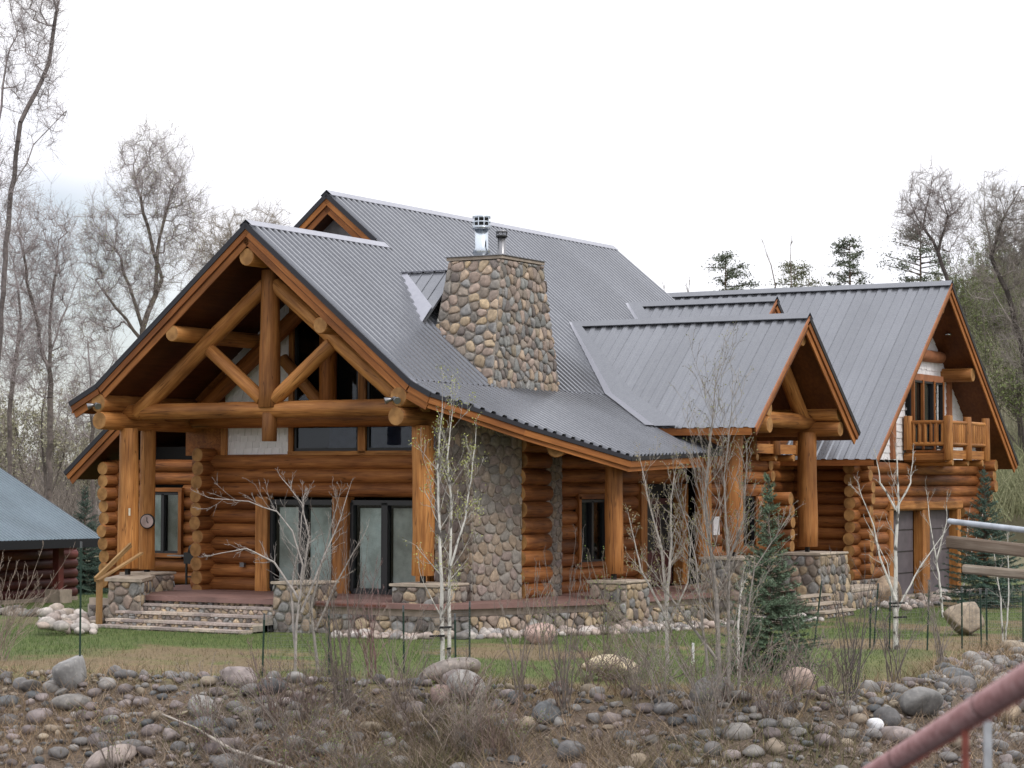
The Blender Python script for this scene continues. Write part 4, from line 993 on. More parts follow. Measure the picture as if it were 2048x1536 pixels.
def vtree(name, base, paths, label, cat, seed, P, bark, twigc, group=None, leafc=None, leafn=1, leaf=.06, sprout=8, depth=.5, first=.3, slen=.45, rlim=.5, kk=(7, 4, 3)):
    """paths: stems as [(w, z), ...] in metres from the base, with radius at foot and tip"""
    rnd = random.Random(seed); r_ = root(name, base, label, cat, group); S_ = ([], [], []); tips = []
    for pts, r0, r1 in paths:
        dp = rnd.uniform(-depth, depth); H = max(p[1] for p in pts); W_ = [base+RV*a+FV*(dp*(z/H if H else 0)+.0)+Vector((0, 0, z)) for a, z in pts]
        # subdivide and jitter
        Q = [W_[0]]
        for a, b in zip(W_[:-1], W_[1:]):
            m = max(1, int((b-a).length/P['step'][0]))
            for i in range(1, m+1):
                q = a.lerp(b, i/m)
                if i < m: q = q+rdir(rnd)*.03*(b-a).length/m
                Q.append(q)
        n = len(Q)-1; tot = sum((Q[i+1]-Q[i]).length for i in range(n))
        for i in range(n):
            ra = r0+(r1-r0)*i/n; rb = r0+(r1-r0)*(i+1)/n; S_[0].append((Q[i], Q[i+1], ra, rb))
        for j in range(int(sprout*len(pts)/3)):
            t = first+(1-first)*rnd.random()**.9; i = min(n-1, int(t*n)); p = Q[i].lerp(Q[i+1], rnd.random()); d0 = (Q[i+1]-Q[i]).normalized()
            side = rdir(rnd); side = (side-d0*side.dot(d0)).normalized(); a = P['ang']*rnd.uniform(.7, 1.3)
            ra = r0+(r1-r0)*t
            grow(rnd, S_, tips, p, (d0*math.cos(a)+side*math.sin(a)).normalized(), tot*slen*rnd.uniform(.55, 1.15)*(1.1-t*.5), max(P['rmin'], ra*rlim), 1, P)
        grow(rnd, S_, tips, Q[-1], (Q[-1]-Q[-2]).normalized(), tot*slen*.5, r1, 1, P)
    bake(r_, S_, tips, rnd, bark, twigc, leafc, leafn, leaf, kk=kk)
    return r_
GB = (.085, .07, .058); GT = (.25, .215, .20)
def k_(**a): d = dict(PT); d.update(a); return d
BIG = k_(step=(1.2, .6, .4, .3), wob=.13, up=.045, kids=(8, 7, 6, 4), ang=.5, ratio=.64, rmin=.006, max=4, bare=.1)
def ctree(name, base, stems, blobs, n, label, seed, bark, twc, leafc, rmin=.0056, r0=.28, step=.55, leaf=.024, nleaf=.5, group=None, asc=.7):
    """tree whose branches fill its crown: stems [(w, z), ...] and crown lobes (w, z, rw, rz), all in metres from the foot"""
    rg = np.random.default_rng(seed); cap_ = n*7+4000
    N_ = np.zeros((cap_, 3)); par = np.full(cap_, -1, int); dirn = np.zeros((cap_, 3)); k = 0
    def addn(p, pr):
        nonlocal k
        N_[k] = p; par[k] = pr
        if pr >= 0: d = N_[k]-N_[pr]; dirn[k] = d/(np.linalg.norm(d)+1e-9)
        else: dirn[k] = (0, 0, 1)
        k += 1; return k-1
    addn((0, 0, 0), -1)
    for pts in stems:
        P = np.array([(w_, 0, z_) for w_, z_ in pts], float); P[:, 1] += rg.normal(0, .5, len(P))*P[:, 2]/max(P[-1, 2], 1)
        a = int(np.argmin(np.linalg.norm(N_[:k]-P[0], axis=1))) if k > 1 else 0
        if k > 1: P[0] = N_[a]
        for p, q in zip(P[:-1], P[1:]):
            m = max(1, int(np.linalg.norm(q-p)/step))
            for i in range(1, m+1): a = addn(p+(q-p)*i/m+rg.normal(0, .035, 3)*(i < m), a)
    T_ = []
    wt = np.array([b[2]*b[2]*b[3] for b in blobs]); cnt = rg.multinomial(n, wt/wt.sum())
    for (bw, bz, rw_, rz_), c in zip(blobs, cnt):
        d = rg.normal(0, 1, (c, 3)); d /= np.linalg.norm(d, axis=1, keepdims=True); d *= rg.random((c, 1))**.42; d *= 1+.22*np.sin(d[:, :1]*9+bw)*np.cos(d[:, 2:]*7+bz)
        T_.append(np.array([bw, 0, bz])+d*np.array([rw_, rw_*.85, rz_]))
    T_ = np.concatenate(T_); ks = k
    dd = np.array([np.linalg.norm(N_[:ks]-t, axis=1).min() for t in T_])+rg.uniform(0, .8, len(T_)); T_ = T_[np.argsort(dd)]; tips = []
    for t in T_:
        v = t-N_[:k]; L_ = np.linalg.norm(v, axis=1)+1e-6; cosd = (v*dirn[:k]).sum(1)/L_
        cost = L_*(1.0+asc*(1-v[:, 2]/L_)*.5+.55*(1-cosd)*.5); a = int(np.argmin(cost)); p0 = N_[a].copy(); L0 = L_[a]
        m = max(1, int(L0/step)); d0 = dirn[a]*.45*L0; prev = a
        for i in range(1, m+1):
            u = i/m; q = p0+(t-p0)*u+d0*u*(1-u)*1.1+np.array([0, 0, -.10*L0*math.sin(math.pi*u)])*(.5) + rg.normal(0, .03, 3)*(i < m)
            prev = addn(q, prev)
        if k > cap_-20: break
        tips.append(prev)
    w8 = np.zeros(k)
    ch = np.bincount(par[1:k], minlength=k); w8[ch == 0] = 1
    for i in range(k-1, 0, -1): w8[par[i]] += w8[i]
    Rr = rmin*np.maximum(w8, 1)**.46; Rr = np.minimum(Rr, r0*(1-.0*Rr))
    idx = np.arange(1, k); O = np.array(tuple(base)); B3 = np.array([tuple(RV), tuple(FV), (0, 0, 1)])
    Wd = N_[:k]@B3+O
    r_ = root(name, base, label, 'tree', group)
    big = Rr[idx] > .045
    for sel, nm, kk, c in ((big, 'trunk', 7, bark), (~big, 'branches', 3, twc)):
        ii = idx[sel]
        if not len(ii): continue
        ra = np.minimum(Rr[par[ii]], Rr[ii]*1.25); V, F = tubes(Wd[par[ii]], Wd[ii], ra, Rr[ii], kk)
        cc = np.array(c)[None]*np.repeat(rg.uniform(.8, 1.2, len(ii)), 2*kk)[:, None]; tag(obj(nm, V, F, BARK, r_, smooth=kk > 4, cols=cc), kind=None if nm == 'trunk' else 'stuff')
    # fine twigs at every tip
    tp = np.array(tips); rp = np.repeat(tp, 4); d = dirn[rp]@B3+rg.normal(0, .55, (len(rp), 3)); d[:, 2] += .25; d /= np.linalg.norm(d, axis=1, keepdims=True)
    st = Wd[rp]-(dirn[rp]@B3)*rg.uniform(0, .45, (len(rp), 1)); en = st+d*rg.uniform(.25, .75, (len(rp), 1)); V, F = tubes(st, en, np.full(len(rp), rmin*.85), np.full(len(rp), rmin*.5), 3)
    tag(obj('twigs', V, F, BARK, r_, cols=np.repeat(np.array(twc)[None]*1.1*rg.uniform(.8, 1.25, (len(rp), 1)), 6, axis=0)), kind='stuff')
    if nleaf > 0:
        m = int(len(rp)*nleaf); q = rg.integers(0, len(rp), m); leaves('buds', en[q]+rg.normal(0, .05, (m, 3)), leaf, leafc, r_)
    return r_
BUD = (.36, .36, .22); TWG = (.34, .30, .30)
def px(base_u, f, zb, L_): return [((u-base_u)/4618.8*f, 3.05+(972-v)/4618.8*f-zb, a/4618.8*f, b/4618.8*f) for u, v, a, b in L_]
def pst(base_u, f, zb, L_): return [[(0, 0)]+[((u-base_u)/4618.8*f, 3.05+(972-v)/4618.8*f-zb) for u, v in l] if j == 0 else [((u-base_u)/4618.8*f, 3.05+(972-v)/4618.8*f-zb) for u, v in l] for j, l in enumerate(L_)]
def bigtree(u, f, stems, lobes, n, label, seed, bark, tw=TWG, lc=BUD, **k):
    b = at((u-1024)/4618.8*f, f); return ctree('cottonwood', b, pst(u, f, b.z, stems), px(u, f, b.z, lobes), n, label, seed, bark, tw, lc, **k)
bigtree(-25, 75, [[(-10, 760), (12, 420), (40, 250), (85, 120), (110, -60)], [(20, 400), (60, 290), (130, 225)], [(0, 700), (-30, 400), (10, 100)]], [(50, 60, 80, 200), (95, 230, 42, 90), (0, 350, 60, 140), (60, -60, 80, 120)], 1250,
        'tallest bare cottonwood, rising out of the top left of the view', 1, (.13, .11, .105), r0=.15, rmin=.005)
bigtree(292, 95, [[(285, 660), (240, 520), (205, 440)], [(285, 655), (322, 560), (285, 430), (262, 330)], [(318, 600), (318, 480), (340, 380)], [(285, 680), (220, 600), (185, 560)]], [(300, 350, 85, 105), (215, 500, 62, 120), (345, 480, 60, 120), (190, 620, 55, 90), (280, 560, 60, 100), (175, 470, 40, 70), (385, 420, 42, 60)], 3000,
        'broad bare cottonwood with a rounded crown left of the porch gable', 2, (.12, .10, .085), lc=(.42, .44, .20), r0=.22, rmin=.005, nleaf=1.3, leaf=.03)
bigtree(470, 112, [[(480, 640), (470, 520), (450, 430)], [(480, 600), (530, 480), (550, 410)]], [(460, 500, 60, 90), (535, 470, 48, 75), (410, 520, 50, 80)], 1500, 'pale bare tree whose crown shows just left of the highest roof peak', 3, (.14, .12, .10), tw=(.33, .29, .25), lc=(.42, .42, .22), r0=.18)
bigtree(104, 88, [[(100, 800), (92, 620), (110, 480)], [(96, 760), (60, 600), (40, 480)], [(98, 700), (150, 560)]], [(60, 500, 85, 130), (120, 560, 55, 150), (70, 700, 85, 110)], 1500, 'grey bare tree with one straight trunk standing above the blue-roofed cabin', 4, (.12, .10, .09), r0=.19)
bigtree(20, 96, [[(25, 800), (40, 640), (20, 520)], [(35, 700), (75, 600)]], [(15, 580, 70, 150), (70, 640, 60, 120), (20, 740, 70, 90)], 1100, 'bare tree at the left edge, behind the tallest cottonwood', 5, (.13, .11, .10), r0=.18)
bigtree(190, 104, [[(190, 860), (185, 760), (175, 690)], [(190, 800), (225, 720)]], [(190, 730, 60, 110), (150, 820, 60, 80), (235, 790, 40, 70)], 900, 'small bare tree low beside the left eave of the house', 8, (.13, .11, .10), r0=.15)
bigtree(1925, 100, [[(1922, 700), (1905, 600), (1868, 480), (1835, 420), (1815, 370)], [(1880, 510), (1895, 430), (1875, 345)], [(1850, 450), (1862, 380), (1868, 330)]], [(1866, 410, 68, 88), (1825, 445, 42, 60), (1915, 450, 45, 100)], 900, 'dark bare tree leaning left above the right end of the garage ridge', 6, (.055, .045, .042), tw=(.24, .205, .20), r0=.2, nleaf=.15)
bigtree(2085, 90, [[(2075, 850), (2045, 700), (2012, 580), (1982, 510), (1968, 430), (1972, 350)], [(1985, 510), (2010, 430), (2045, 370)], [(2040, 700), (2000, 620), (1962, 560)]], [(1995, 420, 52, 88), (2045, 480, 70, 120), (1975, 560, 38, 80), (2050, 650, 60, 110)], 1700, 'dark leaning bare tree at the right edge in front of the hillside', 7, (.06, .05, .045), tw=(.26, .23, .21), lc=(.35, .37, .18), r0=.21)
# woods behind, in copies
def clone(src, base, rz, s, label=None):
    c = src.copy(); col.objects.link(c); c.location = base; c.rotation_euler = (0, 0, rz); c.scale = (s, s, s)
    if label: c['label'] = label
    for ch in list(src.children):
        d = ch.copy(); col.objects.link(d); d.parent = c; d.matrix_parent_inverse = ch.matrix_parent_inverse.copy()
    return c
WOODP = k_(step=(.9, .7, .6, .5), kids=(6, 5, 5), max=3, ang=.6, ratio=.5, rmin=.012, up=.08)
protos = []
for i, (lc, tc) in enumerate((((.27, .26, .17), (.26, .225, .205)), ((.27, .26, .18), (.29, .25, .23)), ((.14, .17, .06), (.16, .135, .115)))):
    lat = (-24, -20, 31)[i]
    protos.append(vtree('bare_tree', at(lat, (118, 135, 170)[i]), [([(0, 0), (.2, 3), (-.1, 6), (.1, 8.5)], .13, .03), ([(0, 1.6), (1.1, 5), (1.3, 7.5)], .08, .02), ([(0, 1.2), (-1.2, 4.6), (-1.5, 6.8)], .07, .02)],
                  ('bare grey tree in the woods behind the blue-roofed cabin',)*2+('bare scrubby tree on the hillside beyond the garage',) and ('bare grey tree in the woods behind the blue-roofed cabin' if i < 2 else 'bare scrubby tree on the hillside beyond the garage'), 'tree', 20+i, WOODP, (.10, .085, .075), tc,
                  group='bare trees in the woods behind the cabin' if i < 2 else 'scrubby trees on the hillside', leafc=lc, leafn=2, sprout=9, slen=.42, leaf=.13, kk=(5, 3, 3)))
rw = random.Random(5)
for i in range(40):
    f_ = rw.uniform(125, 200); w_ = f_*rw.uniform(-.245, -.155)
    c = clone(protos[i % 2], at(w_, f_), rw.uniform(0, 6.28), rw.uniform(.5, .95))
for i in range(70):
    f_ = rw.uniform(125, 250); w_ = f_*rw.uniform(.175, .262)
    s = clone(protos[2], at(w_, f_), rw.uniform(0, 6.28), rw.uniform(.5, .95))
for i in range(14):
    f_ = rw.uniform(170, 240); w_ = f_*rw.uniform(.06, .17); clone(protos[2], at(w_, f_), rw.uniform(0, 6.28), rw.uniform(.5, .8), 'bare scrubby tree on the hillside beyond the garage')
# undergrowth on the slopes behind, read as one mass
def brushmass(name, n, fr_, wr_, h, c, label, green=.5):
    f_ = rng.uniform(*fr_, n); w_ = f_*rng.uniform(*wr_, n); x = CAM.x+Fv[0]*f_+Rv[0]*w_; y = CAM.y+Fv[1]*f_+Rv[1]*w_; z = ground(x, y)
    P0 = np.stack([x, y, z], 1); cl_ = fbm(x*.08, y*.08, 3)
    hh = h*rng.uniform(.3, 1.1, n)*(.5+cl_); d = np.stack([rng.normal(0, .35, n), rng.normal(0, .35, n), np.ones(n)], 1)*hh[:, None]
    V, F = tubes(P0, P0+d, np.full(n, .03), np.full(n, .012), 3)
    col_ = np.array(c)[None]*(rng.uniform(.6, 1.3, n)*(.6+.8*cl_))[:, None]; mixg = green*fbm(x*.05+9, y*.05, 3)[:, None]; col_ = col_*(1-mixg)+np.array([.20, .24, .09])*mixg
    return tag(obj(name, V, F, BARK, None, cols=np.repeat(col_, 6, axis=0)), label, 'undergrowth', kind='stuff')
brushmass('undergrowth', 26000, (115, 250), (.165, .27), 3.2, (.36, .32, .25), 'mass of bare brush covering the hillside at the right', .8)
brushmass('undergrowth', 22000, (115, 210), (-.27, -.14), 2.2, (.27, .23, .205), 'mass of bare brush under the woods at the left', .12)

# ------------------------------------------------------------------ conifers
def spruce(base, H, Rb, label, seed, colr=(.105, .155, .095), dens=1.0, group=None, gap=0.0):
    rnd = random.Random(seed); rg = np.random.default_rng(seed); r_ = root('spruce_tree', base, label, 'spruce', group)
    log('trunk', base, base+Vector((0, 0, H*.97)), H*.018, .008, [simple('spruce_bark', (.09, .065, .05), .9)]*2, r_, n=8)
    A = []; B = []; TW = []; z = .04*H
    while z < H*.97:
        t = z/H; Rl = Rb*(1-t)**1.3*(1 if t > .08 else .85)+.06
        nb = max(5, int((15 if t < .6 else 8)*dens))
        for k in range(nb):
            if rnd.random() < gap: continue
            a = rnd.uniform(0, 6.28); l = Rl*rnd.uniform(.62, 1.12); d = Vector((math.cos(a), math.sin(a), 0)); p = base+Vector((0, 0, z+rnd.uniform(-.03, .03)*H)); el = -.18+.75*t
            n = max(3, int(l/.12)); q = p
            for i in range(n):
                u = (i+1)/n; dr = (d+Vector((0, 0, el+.45*(u-.5)))).normalized(); q2 = q+dr*(l/n); A.append(q); B.append(q2)
                TW.append((q, q2, 1.0))
                for sgn in (-1, 1):
                    if i >= 1 or n < 4:
                        sd_ = Vector((-d.y, d.x, 0))*sgn; tl = l*.42*(1-u*.75)*rnd.uniform(.7, 1.2); e_ = q2+(sd_*.8+dr*.75+Vector((0, 0, -.12+rnd.uniform(-.1, .1)))).normalized()*tl
                        TW.append((q2, e_, .9))
                q = q2
            TW.append((q, q+Vector((d.x*.5, d.y*.5, .6)).normalized()*.06*l/Rb if Rb else q, .8))
        z += H*.034*rnd.uniform(.8, 1.2)
    TW.append((base+Vector((0, 0, H*.88)), base+Vector((0, 0, H)), 1))
    V, F = tubes([tuple(a) for a in A], [tuple(b) for b in B], np.full(len(A), .008), np.full(len(A), .006), 3)
    tag(obj('branches', V, F, BARK, r_, cols=np.array([.09, .07, .055])), kind='stuff')
    P0 = np.array([tuple(a) for a, b, s in TW]); P1 = np.array([tuple(b) for a, b, s in TW]); Ls = np.linalg.norm(P1-P0, axis=1)
    cnt = np.maximum(3, (Ls/.0085*dens).astype(int)); idx = np.repeat(np.arange(len(TW)), cnt); n = len(idx)
    t = rg.random((n, 1)); P = P0[idx]*(1-t)+P1[idx]*t; ax = (P1-P0)[idx]/(Ls[idx][:, None]+1e-6)
    rd = rg.normal(0, 1, (n, 3)); rd -= ax*(rd*ax).sum(1, keepdims=True); rd /= np.linalg.norm(rd, axis=1, keepdims=True)+1e-6
    dn = ax*.55+rd*.75+np.array([0, 0, .15]); ln = .052*rg.uniform(.7, 1.3, (n, 1))*(1 if H < 6 else 2.2); sdv = np.cross(dn, rd)+1e-4; sdv /= np.linalg.norm(sdv, axis=1, keepdims=True); wdt = .006*(1 if H < 6 else 3)
    V = np.stack([P-sdv*wdt, P+sdv*wdt, P+dn*ln], 1).reshape(-1, 3)
    newt = (t[:, 0] > .75)*rg.uniform(0, .5, n); cc = np.array(colr)[None]*rg.uniform(.6, 1.3, n)[:, None]*(1-newt[:, None])+np.array([.20, .27, .19])*newt[:, None]
    tag(obj('needles', V, np.arange(3*n).reshape(n, 3), LEAF, r_, cols=np.repeat(cc, 3, axis=0)), kind='stuff')
    return r_
spruce(Vector((-4.3, -13.95, gz(-4.3, -13.95)-.1)), 3.35, 1.0, 'blue-green spruce standing on the lawn in front of the right porch', 3, dens=1.15)
spruce(Vector((17.3, -10.3, 0)), 3.6, 1.35, 'spruce beside the garage, seen behind the wooden rails', 4, (.06, .11, .085))
spruce(at((172-1024)/4618.8*78, 78), 3.6, 1.7, 'dark spruce between the blue-roofed cabin and the log house', 5, (.06, .10, .08))
def pine(base, H, Rb, label, seed, c=(.035, .055, .032), lo=.45, n=64):
    rnd = random.Random(seed); rg = np.random.default_rng(seed); r_ = root('pine_tree', base, label, 'pine')
    log('trunk', base, base+Vector((0, 0, H*.98)), H*.014, .03, [simple('pine_bark', (.10, .065, .045), .9)]*2, r_, n=7)
    A = []; B = []; P = []
    for k in range(n):
        t = lo+(1-lo)*(k+rnd.random())/n; a = rnd.uniform(0, 6.28); l = Rb*(1-((t-lo)/(1-lo))**5*.75)*rnd.uniform(.35, 1.1)
        p = base+Vector((0, 0, H*t)); q = p+Vector((math.cos(a)*l, math.sin(a)*l, l*rnd.uniform(-.05, .35))); A.append(tuple(p)); B.append(tuple(q))
        for j in range(rnd.randint(4, 8)):
            c0 = p.lerp(q, rnd.uniform(.45, 1.05)); m = rnd.randint(14, 28); s = rnd.uniform(.12, .26)*Rb/2
            P.append(np.array(tuple(c0))+rg.normal(0, s, (m, 3))*np.array([1, 1, .6]))
    V, F = tubes(A, B, np.full(len(A), .05), np.full(len(A), .02), 3); tag(obj('branches', V, F, BARK, r_, cols=np.array([.08, .06, .045])), kind='stuff')
    leaves('needles', np.concatenate(P), .12, c, r_, .45)
    return r_
def top_at(px_w, f_, ztop): return None
for w_, f_, zt_, rb, lb, sd_ in ((13.9, 150, 18.1, 2.2, 'open-crowned pine behind the small rear gable, leftmost of the pines', 1), (12.0, 156, 15.0, 1.8, 'low rounded pine beside the leftmost pine behind the roof', 5), (18.4, 150, 17.4, 2.3, 'broad pale pine behind the middle of the garage ridge', 2),
                                  (22.0, 150, 19.2, 1.9, 'dark narrow pine standing tallest behind the garage ridge', 3), (26.6, 150, 20.0, 2.3, 'dark pine behind the leaning bare tree', 4), (29.0, 175, 18.0, 2.2, 'small dark pine on the slope right of the garage peak', 6)):
    b = at(w_, f_); pine(b, zt_-b.z, rb*1.15, lb, sd_, c=(.16, .17, .10) if sd_ == 2 else (.095, .115, .075))
SPP = k_(step=(.9, .7, .5), kids=(4, 4, 3), max=2, ang=.4, up=.12, rmin=.014, ratio=.45)
for w_, f_, zt_, lb, sd_ in ((16.0, 140, 17.3, 'thin leafless tree with two tall stems behind the garage ridge', 1), (9.8, 140, 14.9, 'thin bare snag left of the pines behind the roofs', 2)):
    b = at(w_, f_); h = zt_-b.z
    vtree('bare_tree', b, [([(0, 0), (.3, h*.5), (.1, h*.8), (-.3, h*.95)], .14, .03), ([(.2, h*.4), (1.0, h*.7), (.9, h)], .1, .02)], lb, 'tree', 50+sd_, SPP, (.16, .13, .11), (.17, .14, .12), sprout=5, slen=.16)
vtree('bare_tree', at(17.3, 135), [([(0, 0), (.2, 9), (.6, 13)], .12, .03), ([(0, 5), (1.4, 10), (1.9, 12.6)], .1, .02)], 'fine twiggy grey tree between the pines behind the garage ridge', 'tree', 54, SPP, (.16, .13, .11), (.22, .19, .17), sprout=9, slen=.2, leafc=(.2, .19, .1), leaf=.09)

# ------------------------------------------------------------------ the cabin with the blue roof
CABIN = root('cabin', (20, 26, -.6), 'low maroon log cabin with a blue-grey corrugated roof at the left edge', 'cabin')
cyf = 19.3; cx1 = 17.0; ez = 1.36; ey = 17.75; sc_ = (3.5-1.35)/(22.0-17.77)
D_ = Vector((0, -1, -sc_)).normalized()
sheet((0, 27, ez+sc_*(27-ey)), (1, 0, 0), tuple(D_), -2, 16.4, lambda u: 0, lambda u: (27-ey)/abs(D_.y), CABIN, mt=ROOFB, pitch=.17, rib=.03, panel=.85)
for i in range(7):
    z = -.5+.30*(i+.5); log('log', (2, cyf+.1, z), (cx1, cyf+.1, z), .165, .165, [REDLOG, REDLOG], CABIN, n=12)
box('wall_core', 2, cx1-.05, cyf+.1, 30, -.6, 1.9, REDLOG, CABIN); box('footing', 2, cx1, cyf-.05, cyf+.1, -.9, -.48, PLASTER, CABIN)
beam('fascia_board', (-2, ey, ez-.12), (16.42, ey, ez-.12), .05, .26, DARK, CABIN); beam('fascia_board', (16.42, ey, ez-.08), (16.42, 27, ez+sc_*(27-ey)-.08), .05, .2, DARK, CABIN)
prism('soffit', [(-2, ey, ez-.12), (16.4, ey, ez-.12), (16.4, 27, ez+sc_*(27-ey)-.12), (-2, 27, ez+sc_*(27-ey)-.12)], (0, -.4, .9), .1, REDLOG, CABIN)
beam('post', (15.1, 18.4, -.4), (15.1, 18.4, ez), .24, .24, simple('maroon_post', (.10, .022, .018), .6), CABIN, upv=(1, 0, 0)); box('post_footing', 14.85, 15.4, 18.1, 18.7, -.9, -.18, PLASTER, CABIN)

# ------------------------------------------------------------------ river cobbles
import bmesh
def ico(sub):
    b = bmesh.new(); bmesh.ops.create_icosphere(b, subdivisions=sub, radius=1); b.verts.ensure_lookup_table()
    V = np.array([tuple(v.co) for v in b.verts]); F = np.array([[v.index for v in f.verts] for f in b.faces]); b.free(); return V, F
IV2, IF2 = ico(2); IV3, IF3 = ico(3)
def rock_verts(r, seed, flat=.62, rough=.14, IV=IV2, ang=0.0):
    rg = np.random.default_rng(seed); s = np.array([rg.uniform(.85, 1.35), rg.uniform(.75, 1.05), flat*rg.uniform(.8, 1.2)])*r
    V = IV.copy()
    for k in range(3):
        d = rg.normal(0, 1, 3); d /= np.linalg.norm(d); f = 1+rough*np.sin(V@d*rg.uniform(1.2, 2.6)+rg.uniform(0, 6)); V = V*f[:, None]
    for k in range(int(ang)):
        d = rg.normal(0, 1, 3); d /= np.linalg.norm(d); h = rg.uniform(.38, .7) if ang >= 7 else rg.uniform(.55, .85); t = V@d; V = V-np.maximum(t-h, 0)[:, None]*d*.85
    V = V*s; a = rg.uniform(0, 6.28); e = rg.normal(0, .16); c, s_2 = math.cos(a), math.sin(a)
    Rz = np.array([[c, -s_2, 0], [s_2, c, 0], [0, 0, 1]]); Rx = np.array([[1, 0, 0], [0, math.cos(e), -math.sin(e)], [0, math.sin(e), math.cos(e)]])
    return V@Rx.T@Rz.T
def inview(x, y, z, m=60):
    dx, dy, dz = x-CAM.x, y-CAM.y, z-CAM.z; f = dx*fw.x+dy*fw.y+dz*fw.z; f = np.maximum(f, .1)
    u = 1024+4618.8*(dx*rt.x+dy*rt.y+dz*rt.z)/f; v = 768-4618.8*(dx*up.x+dy*up.y+dz*up.z)/f
    return (u > -m) & (u < 2048+m) & (v < 1536+m) & (v > -m), u, v, f
CC = {'grey': [(.17, .16, .155), (.20, .19, .18), (.14, .135, .135), (.23, .215, .20)], 'pink': [(.195, .165, .16), (.175, .145, .14), (.225, .19, .18)], 'tan': [(.24, .195, .145), (.21, .17, .13), (.27, .225, .17)], 'slate': [(.105, .11, .115), (.125, .13, .135), (.095, .095, .098)]}
CLB = {'grey': 'grey rounded cobble lying among others on the stony river bank', 'pink': 'pinkish brown rounded cobble on the stony river bank', 'tan': 'tan rounded cobble on the stony river bank', 'slate': 'dark slate-coloured cobble on the stony river bank'}
def scatter_bank(n, seed):
    rg = np.random.default_rng(seed); X = rg.uniform(-22, 26, n*40); Y = rg.uniform(-24, 20, n*40); D = edged(X, Y); ok = (D > -.25) & (D < 6.0); X, Y, D = X[ok], Y[ok], D[ok]
    Z = ground(X, Y); ok, U_, V_, Fd = inview(X, Y, Z, 90); return X[ok], Y[ok], Z[ok], D[ok], U_[ok], V_[ok], Fd[ok]
X, Y, Z, D, U_, V_, Fd = scatter_bank(3000, 2)
rc = random.Random(8); cells = {}; rocks = []
def free(x, y, r):
    cx_, cy_ = int(x/.5), int(y/.5)
    for i in range(cx_-2, cx_+3):
        for j in range(cy_-2, cy_+3):
            for (a, b, q) in cells.get((i, j), ()):
                if (a-x)**2+(b-y)**2 < ((r+q)*.80)**2: return False
    return True
def put(x, y, r): cells.setdefault((int(x/.5), int(y/.5)), []).append((x, y, r))
BIGR = [  # named boulders: x, y by bearing, radius, colour, label, shape
]
def boulder(u_w, f_, r, c, label, seed, flat=.6, group=None, name='boulder', m=None, rough=.13, sink=.25, ang=3, sx=1.0):
    p = at(u_w, f_); V = rock_verts(r, seed, flat, rough, IV3, ang)
    rv_ = np.array(tuple(RV)); V = V+(V@rv_)[:, None]*rv_*(sx-1); V = V+np.array([p.x, p.y, p.z+r*flat*(1-sink*1.2)]); o = obj(name, V, IF3, m or COB, None, smooth=True, cols=np.array(c)); tag(o, label, 'boulder', group); put(p.x, p.y, r*1.0); return o
boulder(-.95, 36.0, .44, (.22, .19, .17), 'largest smooth grey-brown boulder at the top of the bank, below the aspens', 1, .50)
boulder(-.68, 34.9, .31, (.27, .255, .24), 'pale grey pointed boulder just below the largest smooth boulder', 2, .75)
boulder(-1.05, 34.8, .22, (.25, .18, .16), 'reddish brown boulder left of the pale grey pointed one', 3, .7)
boulder(-6.9, 36.6, .27, (.23, .225, .22), 'upright grey boulder on the bank edge in front of the rock pile', 4, .95)
boulder(4.3, 34.6, .23, (.33, .25, .21), 'pink rounded boulder on the bank edge below the spruce', 5, .8)
boulder(5.9, 33.6, .31, (.17, .165, .16), 'dark round boulder on the bank beside the red handrail', 6, .85)
boulder(7.55, 35.5, .25, (.30, .235, .17), 'tan flat-bottomed boulder where the bank turns, near the red handrail', 7, .65)
boulder(9.3, 38.0, .34, (.36, .33, .27), 'mottled white and tan boulder behind the red handrail', 8, .6)
boulder(5.15, 32.9, .13, (.72, .72, .74), 'small white stone put in for an unidentified bright patch beside the handrail', 9, .9, ang=5)  # pale rock put in for an unidentified bright white patch
boulder(1.6, 36.6, .44, (.42, .35, .24), 'long cream-coloured boulder lying on the lawn right of the aspens', 10, .50, ang=12, sx=1.75)
boulder(9.45, 47.8, .50, (.27, .22, .165), 'large angular sandstone boulder on the lawn in front of the garage', 11, 1.0, ang=10, sink=.35, sx=1.25)
boulder(.52, 44.6, .30, (.42, .30, .26), 'round pink boulder against the stone skirt of the porch', 12, .85)
boulder(9.6, 59.5, .34, (.32, .24, .17), 'sandstone boulder against the garage door post behind the right aspen', 13, 1.2, ang=6)
boulder(-2.6, 33.6, .20, (.2, .2, .2), 'low grey boulder half hidden in brush at the bottom left', 14)
boulder(-5.9, 33.9, .36, (.30, .25, .225), 'long pale pinkish slab-like boulder in the middle of the left bank', 15, .42)
for k in range(len(X)):
    if len(rocks) >= 2600: break
    w_ = (U_[k]-1024); dens = 1.0; u, v = U_[k], V_[k]
    if 720 < u < 1250 and D[k] > 1.2: dens = .13
    elif u > 1250 and D[k] > 1.6: dens = .30
    elif u < 720 and D[k] > 2.6: dens = .35
    if rc.random() > dens: continue
    r = min(.34, max(.055, rc.lognormvariate(math.log(.115), .48)))*(1.12 if D[k] < 1.3 else 1)
    if not free(X[k], Y[k], r): continue
    put(X[k], Y[k], r); cn = rc.choices(['grey', 'pink', 'tan', 'slate'], (.50, .28, .10, .12))[0]
    rocks.append((r/Fd[k], X[k], Y[k], Z[k], r, cn, u, v))
